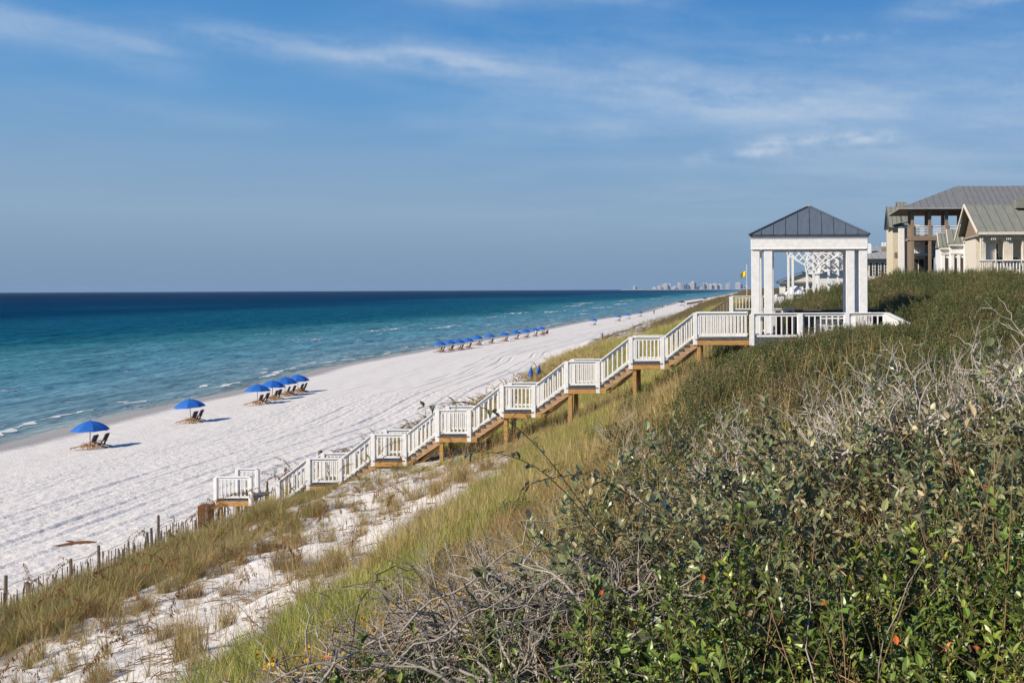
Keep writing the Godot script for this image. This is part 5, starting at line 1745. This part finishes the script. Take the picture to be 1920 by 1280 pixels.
	for k in 5:
		bit.tint = Color(0.26, 0.17, 0.09) * rng.randf_range(0.5, 1.3)
		var a := rng.randf() * TAU
		var c := Vector3(rng.randfn() * 0.12, 0.012, rng.randfn() * 0.12)
		var dr := Vector3(cos(a), 0.1, sin(a)) * rng.randf_range(0.03, 0.14)
		bit.tube(PackedVector3Array([c - dr, c + Vector3(0, 0.012, 0), c + dr]), PackedFloat32Array([0.003, 0.007, 0.002]), 4)
	var lx: Array[Transform3D] = []
	var lc := PackedColorArray()
	for k in 3600:
		var dd := rng.randf_range(13.0, 42.0)
		var x := rng.randf_range(-23.0, -7.0)
		if ns.get_noise_2d(x * 0.8, dd * 0.8) < rng.randf_range(-0.35, 0.3) or not seen(x, dd):
			continue
		lx.append(upright(x, lying(x, dd), dd, rng.randf_range(0.7, 1.6), 0.1))
		lc.append(tone(1, 1, 1, rng.randf_range(0.5, 1.3)))
	var lt := thing("straw_litter", "scattered bits of brown straw and seed husks lying on the white dune sand", "litter")
	lt.set_meta("kind", "stuff")
	scatter("straw", bit.mesh(), M.twig, lx, lc, lt)

	# palmettos by the top flight
	for q in [[-3.5, 38.7, 0.75, "spiky green palmetto beside the top flight of the stairway, largest of three"], [-2.6, 38.4, 0.55, "smaller spiky palmetto right of the largest, below the level walk"], [-4.6, 38.6, 0.6, "spiky palmetto left of the largest, at the first landing's beam"]]:
		var p := thing("palmetto", q[3], "palmetto", Vector3(q[0], ground_y(q[0], q[1]) - 0.05, -q[1]), "palmettos by the top of the stairs")
		for k in 5:
			var a := k * 1.25
			var f := MB.new()
			for j in 9:
				f.tint = Color(0.10, 0.17, 0.03) * rng.randf_range(0.8, 1.25)
				var an := (j - 4) * 0.24
				var dir := Vector3(sin(an), cos(an), 0.0)
				var sd := Vector3(cos(an), -sin(an), 0.0) * 0.022
				var c := Vector3(0, 0.35, 0)
				f.quad(c, c + dir * 0.28 - sd, c + dir * 0.62 + Vector3(0, 0, 0.1), c + dir * 0.28 + sd)
			f.tube(PackedVector3Array([Vector3.ZERO, Vector3(0, 0.35, 0)]), PackedFloat32Array([0.01, 0.007]), 4)
			mesh_node("frond", f.mesh(), M.leaf, p, Transform3D((Basis(Vector3.UP, a) * Basis(Vector3.RIGHT, 0.55)).scaled(Vector3.ONE * (q[2] * 1.25)), Vector3.ZERO))

	# goldenrod in flower below the tangle of dead branches
	var plume := MB.new()
	for k in 9:
		var a := k * 2.4
		var out := Vector3(cos(a), 0, sin(a))
		var base := Vector3(0, 0.35 + 0.05 * k, 0)
		plume.tint = Color(0.10, 0.12, 0.03)
		plume.tube(PackedVector3Array([base, base + out * 0.1 + Vector3(0, 0.09, 0)]), PackedFloat32Array([0.003, 0.002]), 3)
		for j in 26:
			var t := rng.randf()
			var c := base + out * (0.13 * t) + Vector3(rng.randfn() * 0.014, 0.12 * t + rng.randfn() * 0.014, rng.randfn() * 0.014)
			plume.tint = Color(0.52, 0.31, 0.015) * rng.randf_range(0.6, 1.2)
			var ax := Vector3(rng.randfn(), rng.randfn(), rng.randfn()).normalized() * 0.019
			var bx := ax.cross(Vector3(rng.randfn(), rng.randfn(), rng.randfn()).normalized())
			plume.tri(c - ax, c + bx, c + ax)
	var plm := plume.mesh()
	var stem := MB.new()
	stem.tint = Color(0.12, 0.14, 0.04)
	stem.tube(PackedVector3Array([Vector3.ZERO, Vector3(0.02, 0.4, 0), Vector3(0, 0.82, 0)]), PackedFloat32Array([0.005, 0.004, 0.002]), 4)
	for k in 16:
		var a := k * 2.4
		var out := Vector3(cos(a), 0.3, sin(a)).normalized()
		leaf(stem, Vector3(0, 0.06 + 0.028 * k, 0), out, Vector3(-sin(a), 0, cos(a)), 0.09, 0.014, Color(0.11, 0.13, 0.035), Color(0.11, 0.13, 0.035), false)
	var stm := stem.mesh()
	for q in [[-2.62, 7.2, 16, "golden yellow flowering goldenrod above the bare arching branch"], [-2.35, 7.6, 6, "small goldenrod spike right of the larger golden clump"], [-3.35, 6.5, 16, "golden yellow goldenrod clump at the lower left of the dead branches"], [-3.05, 7.2, 6, "thin goldenrod between the two bigger golden clumps"]]:
		var p := thing("goldenrod", q[3], "flower", Vector3(q[0], ground_y(q[0], q[1]), -q[1]), "goldenrod in flower")
		for k in q[2]:
			var off := Vector3(rng.randfn() * 0.17, 0, rng.randfn() * 0.14)
			var xf := Transform3D((Basis(Vector3.UP, rng.randf() * TAU) * Basis(Vector3.RIGHT, rng.randfn() * 0.12)).scaled(Vector3.ONE * rng.randf_range(1.0, 1.4)), off)
			mesh_node("stem", stm, M.leaf, p, xf)
			mesh_node("flower_head", plm, M.flower, p, xf)

# ---------------------------------------------------------------- the thicket in front of the camera
func shrub(called: String, label: String, category: String, x: float, d: float, r: float, top: float, sprigs: Array[Mesh], look: Material, count: int, size: float, group: String) -> void:
	var gy := ground_y(x, d)
	var hgt := top - gy
	var o := thing(called, label, category, Vector3(x, gy, -d), group)
	var st := MB.new()
	f_base = Color(0.15, 0.115, 0.08)
	for k in 7:
		var a := rng.randf() * TAU
		limb(st, Vector3(cos(a), 0, sin(a)) * 0.1, Vector3(cos(a) * 0.7, 1.3, sin(a) * 0.7).normalized(), hgt * 0.75, 0.014, 1, 0.15, 0.1)
	mesh_node("stems", st.mesh(), M.twig, o)
	var xs: Array = []
	var cs: Array = []
	for m in sprigs.size():
		xs.append([])
		cs.append(PackedColorArray())
	for k in count:
		var a := rng.randf() * TAU
		var el := asin(rng.randf_range(-0.1, 1.0))
		var dir := Vector3(cos(a) * cos(el), sin(el), sin(a) * cos(el))
		var bump := 1.0 + 0.42 * nf.get_noise_3d(dir.x * 2.2 + x * 3.0, dir.y * 2.2, dir.z * 2.2 + d * 3.0)
		var rad := pow(rng.randf(), 0.33) * bump
		var p := Vector3(dir.x * r, maxf(dir.y, 0.0) * (hgt - 0.15), dir.z * r) * rad
		if gy + p.y > top + 0.05 or nf.get_noise_3d((x + p.x) * 2.6, p.y * 2.6, (d - p.z) * 2.6) < -0.06:
			continue
		var grow := (dir * 0.8 + Vector3.UP * 0.75 + Vector3(rng.randfn(), rng.randfn(), rng.randfn()) * 0.4).normalized()
		var sx := grow.cross(Vector3(rng.randfn(), 0.2, rng.randfn())).normalized()
		var b := Basis(sx, grow, sx.cross(grow)) * Basis(Vector3.UP, rng.randf() * TAU)
		var m := rng.randi() % sprigs.size()
		xs[m].append(Transform3D(b.scaled(Vector3.ONE * size * rng.randf_range(0.75, 1.2)), p - grow * 0.08))
		var t := rng.randf_range(0.6, 1.35)
		cs[m].append(tone(t * rng.randf_range(0.93, 1.08), t, t * rng.randf_range(0.9, 1.1)))
	for m in sprigs.size():
		var tx: Array[Transform3D] = []
		tx.assign(xs[m])
		scatter("foliage", sprigs[m], look, tx, cs[m], o)

func build_thicket() -> void:
	rng.seed = 808
	var silver: Array[Mesh] = []
	for k in 3:
		silver.append(sprig(12, 0.26, 0.066, 0.035, Color(0.135, 0.165, 0.066), Color(0.52, 0.45, 0.29), 68, true, Color(0.24, 0.15, 0.07)))
	silver.append(sprig(9, 0.27, 0.062, 0.030, Color(0.18, 0.19, 0.08), Color(0.56, 0.48, 0.31), 50, true, Color(0.30, 0.18, 0.08)))
	var dark: Array[Mesh] = []
	for k in 3:
		dark.append(sprig(14, 0.22, 0.056, 0.021, Color(0.115, 0.17, 0.026), Color(0.12, 0.17, 0.035), 60, true))
	dark.append(sprig(12, 0.22, 0.054, 0.022, Color(0.23, 0.28, 0.034), Color(0.18, 0.22, 0.04), 55, true))
	var fine: Array[Mesh] = []
	for k in 2:
		fine.append(sprig(18, 0.22, 0.042, 0.015, Color(0.21, 0.225, 0.042), Color(0.18, 0.19, 0.06), 58, true, Color(0.2, 0.12, 0.05)))
	fine.append(sprig(13, 0.20, 0.055, 0.021, Color(0.125, 0.19, 0.03), Color(0.13, 0.17, 0.04), 60, true))

	var sg := "silvery shrubs of the thicket"
	for q in [[1.95, 7.1, 1.15, 12.55, "grey-green silvery shrub below the bleached twigs at the right edge"], [0.95, 7.0, 1.1, 12.35, "grey-green silvery shrub below the upright bleached twigs"], [-0.05, 6.9, 1.0, 12.05, "grey-green silvery shrub nearest to the mid-slope dead twigs"], [-0.85, 6.3, 0.95, 11.80, "silvery shrub at the left end of the thicket by the golden grass"],
			[2.1, 5.7, 1.1, 12.45, "silvery shrub in the second row at the right edge"], [1.05, 5.5, 1.05, 12.15, "silvery shrub with many pale leaf undersides in the thicket centre"], [0.1, 5.4, 0.95, 11.92, "silvery shrub just above the dark leafy hollow"]]:
		shrub("silverthorn_shrub", q[4], "shrub", q[0], q[1], q[2], q[3], silver, M.waxy, 1400, 1.0, sg)
	var dg := "dark green shrubs of the thicket"
	for q in [[0.15, 4.3, 0.95, 11.80, "dark glossy green shrub in the shaded hollow of the thicket"], [-0.75, 4.8, 0.9, 11.55, "dark green shrub between the dead tangle and the silvery shrubs"], [1.2, 4.3, 1.0, 12.02, "dark green shrub under the centre silvery shrub at right"], [-1.35, 5.6, 0.75, 11.2, "small dark green shrub inside the dead branches"],
			[2.0, 4.4, 0.9, 12.15, "bright-tipped dark green shrub at the right edge of the thicket"], [-1.2, 4.2, 0.8, 11.2, "dark green shrub at the bottom below the dead tangle"], [-2.0, 5.2, 0.8, 10.95, "dark green shrub lower left under the grey branches"], [-0.35, 3.5, 0.75, 11.45, "dark green shrub at the bottom centre of the picture"], [-1.85, 6.0, 0.7, 10.85, "small dark green shrub deep under the middle of the grey tangle"], [-2.45, 5.9, 0.6, 10.55, "small dark green shrub deep under the left of the grey tangle"], [-1.65, 5.2, 0.75, 10.75, "low dark green shrub in front of the middle of the grey tangle"], [-2.75, 6.3, 0.55, 10.4, "low dark green shrub behind the broken stub"], [-1.15, 5.4, 0.6, 11.05, "low dark green shrub where the tangle meets the silvery leaves"]]:
		shrub("evergreen_shrub", q[4], "shrub", q[0], q[1], q[2], q[3], dark, M.waxy, 1800, 1.0, dg)
	var fg := "fine-leaved shrubs of the thicket"
	for q in [[0.55, 3.4, 0.75, 11.70, "fine-leaved yellow-green shrub at the bottom right of the thicket"], [1.25, 3.3, 0.75, 11.88, "fine-leaved yellow-green shrub in the lower right corner"], [-0.95, 3.7, 0.6, 11.25, "fine-leaved yellow-green shrub near bottom centre, left of the evergreen"], [0.1, 2.9, 0.6, 11.5, "lowest fine-leaved shrub at the bottom edge"]]:
		shrub("fine_leaved_shrub", q[4], "shrub", q[0], q[1], q[2], q[3], fine, M.leaf, 1800, 1.0, fg)

	# bleached dead bushes
	f_kids = 2
	var bleached := Color(0.52, 0.48, 0.42)
	var greyed := Color(0.37, 0.33, 0.28)
	var dead: Array[Mesh] = [dead_bush(13, 0.60, 0.013, 2, 0.35, bleached), dead_bush(13, 0.56, 0.012, 2, 0.25, bleached), dead_bush(34, 0.56, 0.010, 2, 0.86, greyed), dead_bush(36, 0.52, 0.009, 2, 0.92, greyed)]
	var dn := [[2.0, 7.6, 12.15, 0, 1.0, "bleached dead bush with bare twigs at the right edge"], [1.35, 7.8, 11.95, 1, 1.0, "bleached dead bush left of the one at the right edge"], [0.75, 7.7, 11.75, 0, 0.95, "bleached dead bush with forked upright twigs above the silvery shrubs"], [0.1, 7.6, 11.6, 1, 0.85, "bleached dead bush in the middle of the thicket ridge"],
		[-0.55, 7.3, 11.3, 0, 0.8, "thin bleached dead bush at the left end of the thicket ridge"], [1.7, 7.0, 12.0, 1, 0.9, "dense bleached twigs nearest the right edge"], [2.6, 8.2, 12.2, 1, 1.15, "bleached dead bush farthest right behind the thicket"],
		[-2.7, 6.2, 10.57, 2, 1.1, "grey tangle of dead branches at the far left of the thicket"], [-2.25, 6.2, 10.77, 3, 1.1, "grey tangle of dead branches below the goldenrod"], [-1.75, 6.0, 10.97, 2, 1.1, "dense grey dead tangle in the lower middle"], [-1.35, 6.0, 11.17, 3, 1.05, "grey dead tangle beside the leftmost silvery shrub"],
		[-2.4, 5.4, 10.62, 3, 1.1, "grey dead tangle along the bottom edge at left"], [-1.9, 5.2, 10.77, 2, 1.05, "grey dead tangle along the bottom edge, second from left"], [-1.4, 5.1, 11.02, 3, 1.0, "grey twigs in front of the dense tangle near the bottom middle"], [-0.85, 5.5, 11.32, 3, 0.9, "grey twigs caught between the dark green shrubs"], [-1.95, 6.8, 10.87, 2, 1.05, "grey dead tangle at the upper edge by the grass"], [-2.9, 5.6, 10.37, 2, 1.0, "grey dead tangle in the bottom left corner of the thicket"],
		[-1.0, 5.0, 11.0, 2, 0.85, "grey dead tangle just left of the dark hollow"], [-1.55, 4.6, 10.75, 3, 0.9, "lowest grey dead tangle at the bottom edge"],
		[2.2, 7.0, 12.1, 0, 0.9, "bleached twigs crossing above the right-hand silvery shrub"], [1.55, 7.4, 12.1, 1, 0.8, "bleached twigs crowded in the middle of the right ridge"], [1.05, 7.3, 11.95, 0, 0.85, "bleached low twigs left of the crowded ones"], [1.9, 6.3, 12.15, 1, 0.8, "bleached twigs standing out of the second row at the right edge"], [0.45, 7.4, 11.75, 1, 0.85, "bleached twigs over the middle of the thicket, right of centre"], [-0.25, 7.2, 11.5, 0, 0.8, "bleached low twigs over the left of the thicket ridge"],
		[-1.2, 28.0, 10.1, 3, 1.7, "silver-grey dead shrub patch on the slope below the level walk"], [-0.4, 29.0, 10.35, 2, 1.5, "second silver-grey dead patch right of the first below the walk"], [-3.6, 23.5, 9.5, 1, 1.2, "pale dead bush on the brown middle slope"], [-2.2, 17.0, 10.1, 1, 1.1, "bare pale bush standing alone in the golden grass"], [-0.6, 15.0, 10.6, 0, 1.1, "bare pale bush behind the thicket ridge at its left half"], [1.0, 14.0, 11.0, 0, 1.2, "bare pale bush behind the thicket ridge at its right half"], [2.4, 13.0, 11.2, 1, 1.3, "bare pale bush behind the thicket near the right edge"]]
	for q in dn:
		var o := thing("dead_bush", q[5], "dead bush", Vector3(q[0], q[2], -q[1]), "dead bushes of the dune")
		mesh_node("branches", dead[q[3]], M.twig, o, Transform3D(Basis(Vector3.UP, rng.randf() * TAU).scaled(Vector3.ONE * q[4]), Vector3.ZERO))
	# a few long crooked limbs one can follow
	for q in [[[-2.55, 10.3, -5.4], [-2.5, 10.75, -5.4], [-2.36, 10.98, -5.5], [-2.05, 11.16, -5.6], [-1.72, 11.36, -5.7], [-1.4, 11.62, -5.9], [-1.2, 11.68, -6.0], 0.011, "long pale crooked limb arching up from the lower left tangle"],
			[[-2.3, 10.5, -5.2], [-2.02, 11.0, -5.2], [-1.7, 11.22, -5.3], [-1.45, 11.34, -5.4], [-1.1, 11.45, -5.6], 0.009, "second pale limb lying just below the long arching one"],
			[[-2.6, 10.3, -6.0], [-2.5, 10.85, -6.0], [-2.42, 11.2, -6.0], [-2.28, 11.34, -6.1], [-2.05, 11.2, -6.2], [-1.9, 11.1, -6.3], 0.006, "thin dark twig bowed like a hook over the grass"],
			[[-2.62, 10.0, -5.1], [-2.58, 10.5, -5.1], [-2.45, 10.62, -5.1], 0.03, "thick dark broken stub at the left end of the tangle"],
			[[-1.9, 10.2, -4.2], [-1.55, 10.75, -4.3], [-1.2, 10.98, -4.4], [-0.9, 11.1, -4.6], 0.010, "pale limb near the bottom edge pointing up right"]]:
		var o := thing("dead_limb", q[-1], "branch", Vector3.ZERO, "crooked dead limbs")
		var f := MB.new()
		var pts := PackedVector3Array()
		var rr := PackedFloat32Array()
		var m: int = q.size() - 2
		for i in (m - 1) * 4 + 1:
			var k := mini(i / 4, m - 2)
			var t := i / 4.0 - k
			var pv: Array = []
			for w in [k - 1, k, k + 1, k + 2]:
				var e: Array = q[clampi(w, 0, m - 1)]
				pv.append(Vector3(e[0], e[1], e[2]))
			pts.append(pv[1].cubic_interpolate(pv[2], pv[0], pv[3], t) + Vector3(rng.randfn(), rng.randfn(), rng.randfn()) * 0.018)
			rr.append(q[-2] * (1.0 - 0.7 * i / ((m - 1) * 4.0)))
		f.tint = Color(0.10, 0.085, 0.07) if "dark" in q[-1] else Color(0.36, 0.32, 0.28)
		f.tube(pts, rr, 7)
		f_base = f.tint
		for i in range(2, pts.size()):
			if rng.randf() < 0.75:
				limb(f, pts[i], Vector3(rng.randfn(), rng.randfn() + 0.6, rng.randfn()).normalized(), rng.randf_range(0.12, 0.4), rr[i] * 0.5, 1, 0.25, 0.1)
		mesh_node("branch", f.mesh(), M.twig, o)

	# leafy shoots of the silvery shrub hanging out over the slope
	for q in [[[-0.95, 11.5, -5.9], [-1.25, 12.15, -5.4], [-1.5, 12.42, -5.1], [-1.74, 12.42, -5.0], "long leafy shoot reaching left in front of the stair landings, upper"], [[-0.95, 11.55, -5.8], [-1.2, 12.0, -5.4], [-1.42, 12.16, -5.2], [-1.62, 12.16, -5.1], "long leafy shoot reaching left over the grass, lower"], [[-0.6, 11.6, -6.0], [-0.95, 11.95, -5.6], [-1.15, 12.0, -5.4], [-1.32, 11.96, -5.3], "short leafy shoot drooping at the thicket's left end"]]:
		var o := thing("leafy_shoot", q[-1], "branch", Vector3.ZERO, "leafy shoots over the slope")
		var f := MB.new()
		f.tint = Color(0.20, 0.15, 0.10)
		var pts := PackedVector3Array()
		var rr := PackedFloat32Array()
		for i in 13:
			var k := mini(i / 4, 2)
			var pv: Array = []
			for w in [k - 1, k, k + 1, k + 2]:
				var e: Array = q[clampi(w, 0, 3)]
				pv.append(Vector3(e[0], e[1], e[2]))
			pts.append(pv[1].cubic_interpolate(pv[2], pv[0], pv[3], i / 4.0 - k))
			rr.append(0.0034 - 0.0002 * i)
		f.tube(pts, rr, 5)
		mesh_node("stem", f.mesh(), M.twig, o)
		var lf := MB.new()
		for i in range(4, 13):
			for k in 2:
				var dir := ((pts[i] - pts[i - 1]).normalized() * 0.5 + Vector3(rng.randfn(), rng.randfn() * 0.8, rng.randfn()) * 0.7).normalized()
				var c := rng.randf_range(0.7, 1.2)
				leaf(lf, pts[i].lerp(pts[i - 1], rng.randf()), dir, dir.cross(Vector3.UP).normalized(), 0.05, 0.024, Color(0.11, 0.13, 0.07) * c, Color(0.34, 0.30, 0.20) * c)
		mesh_node("leaves", lf.mesh(), M.waxy, o).set_meta("kind", "stuff")

	# vines with broad lime leaves, a few turned orange, each leaf its own piece
	var lm := MB.new()
	leaf(lm, Vector3.ZERO, Vector3(0, 0.25, 1).normalized(), Vector3.RIGHT, 0.058, 0.036, Color(0.13, 0.22, 0.02), Color(0.17, 0.25, 0.04))
	var lime := lm.mesh()
	var om := MB.new()
	leaf(om, Vector3.ZERO, Vector3(0, 0.25, 1).normalized(), Vector3.RIGHT, 0.045, 0.022, Color(0.55, 0.11, 0.02), Color(0.5, 0.16, 0.05))
	var orange := om.mesh()
	for q in [[1.45, 4.3, 12.0, 34, "vine with broad lime-green leaves over the right of the thicket"], [0.5, 3.7, 11.75, 26, "vine with lime and orange leaves low in the thicket at right"], [-0.35, 4.4, 11.65, 22, "vine with lime and orange leaves beside the dark hollow"], [-1.35, 5.0, 11.1, 24, "vine with yellow-lime leaves among the grey dead tangle"], [-2.1, 5.6, 10.9, 12, "few yellow vine leaves at the left of the dead tangle"]]:
		var o := thing("vine", q[4], "vine", Vector3(q[0], q[2], -q[1]), "vines in the thicket")
		var f := MB.new()
		f.tint = Color(0.20, 0.12, 0.05)
		for k in 3:
			limb(f, Vector3(rng.randfn() * 0.2, -0.3, rng.randfn() * 0.2), Vector3(rng.randfn(), 0.7, rng.randfn()).normalized(), 0.6, 0.004, 0, 0.2, 0.0)
		mesh_node("stem", f.mesh(), M.twig, o)
		for k in q[3]:
			var p := Vector3(rng.randfn() * 0.34, rng.randf_range(-0.25, 0.12), rng.randfn() * 0.22 + 0.08)
			var b := Basis(Vector3.UP, rng.randf() * TAU) * Basis(Vector3.RIGHT, rng.randf_range(-0.9, 0.5)) * Basis(Vector3(0, 0, 1), rng.randfn() * 0.5)
			mesh_node("vine_leaf", orange if k % 6 == 5 else lime, M.leaf, o, Transform3D(b.scaled(Vector3.ONE * rng.randf_range(0.6, 1.15)), p))

	# thin dry stems standing up out of the leaves
	var dry := MB.new()
	dry.tint = Color(0.36, 0.24, 0.12)
	dry.tube(PackedVector3Array([Vector3.ZERO, Vector3(0.03, 0.4, 0.01), Vector3(0.1, 0.85, 0.03)]), PackedFloat32Array([0.0035, 0.0028, 0.001]), 4)
	dry.tube(PackedVector3Array([Vector3(0.03, 0.4, 0.01), Vector3(-0.03, 0.6, 0.06)]), PackedFloat32Array([0.002, 0.001]), 3)
	dry.tube(PackedVector3Array([Vector3(0.06, 0.6, 0.02), Vector3(0.16, 0.75, -0.03)]), PackedFloat32Array([0.002, 0.001]), 3)
	var dx: Array[Transform3D] = []
	var dc := PackedColorArray()
	for k in 330:
		var d := rng.randf_range(2.8, 8.5)
		var x := rng.randf_range(-0.5 * d, 0.27 * d)
		var y := ground_y(x, d) + rng.randf_range(0.15, 0.85)
		var b := Basis(Vector3.UP, rng.randf() * TAU) * Basis(Vector3.RIGHT, rng.randfn() * 0.55)
		dx.append(Transform3D(b.scaled(Vector3.ONE * rng.randf_range(0.6, 1.1)), Vector3(x, y, -d)))
		dc.append(tone(1, 1, 1, rng.randf_range(0.5, 1.2)))
	var ds := thing("dry_stems", "thin dry brown stems poking up through the thicket leaves", "stems")
	ds.set_meta("kind", "stuff")
	scatter("stems", dry.mesh(), M.twig, dx, dc, ds)
	var hx: Array[Transform3D] = []
	var hc := PackedColorArray()
	for k in 1700:
		var d := rng.randf_range(9.0, 37.0)
		var x := rng.randf_range(-10.5, -2.0 if d > 24.0 else 3.0)
		if not seen(x, d) or built_on(x, d):
			continue
		hx.append(upright(x, ground_y(x, d) - 0.02, d, rng.randf_range(0.8, 1.5), 0.25))
		hc.append(tone(1.1, 1.15, 1.1, rng.randf_range(0.6, 1.5)))
	var hs := thing("slope_stems", "thin straw coloured stems standing in the grass and scrub of the slope", "stems")
	hs.set_meta("kind", "stuff")
	scatter("stems", dry.mesh(), M.twig, hx, hc, hs)
	# grass and litter between the shrubs
	var ux: Array[Transform3D] = []
	var uc := PackedColorArray()
	var gm := tuft(14, 0.55, 0.7, 0.003, Color(0.16, 0.15, 0.05), Color(0.28, 0.23, 0.10))
	for k in 520:
		var d := rng.randf_range(3.2, 9.5)
		var x := rng.randf_range(-0.55 * d, 0.1 * d)
		ux.append(upright(x, ground_y(x, d) - 0.03, d, rng.randf_range(0.7, 1.3), 0.2))
		uc.append(tone(1, 1, 1, rng.randf_range(0.6, 1.1)))
	var ug := thing("undergrowth", "dry grass growing up between the dead branches and shrubs", "grass")
	ug.set_meta("kind", "stuff")
	scatter("blades", gm, M.grass, ux, uc, ug)
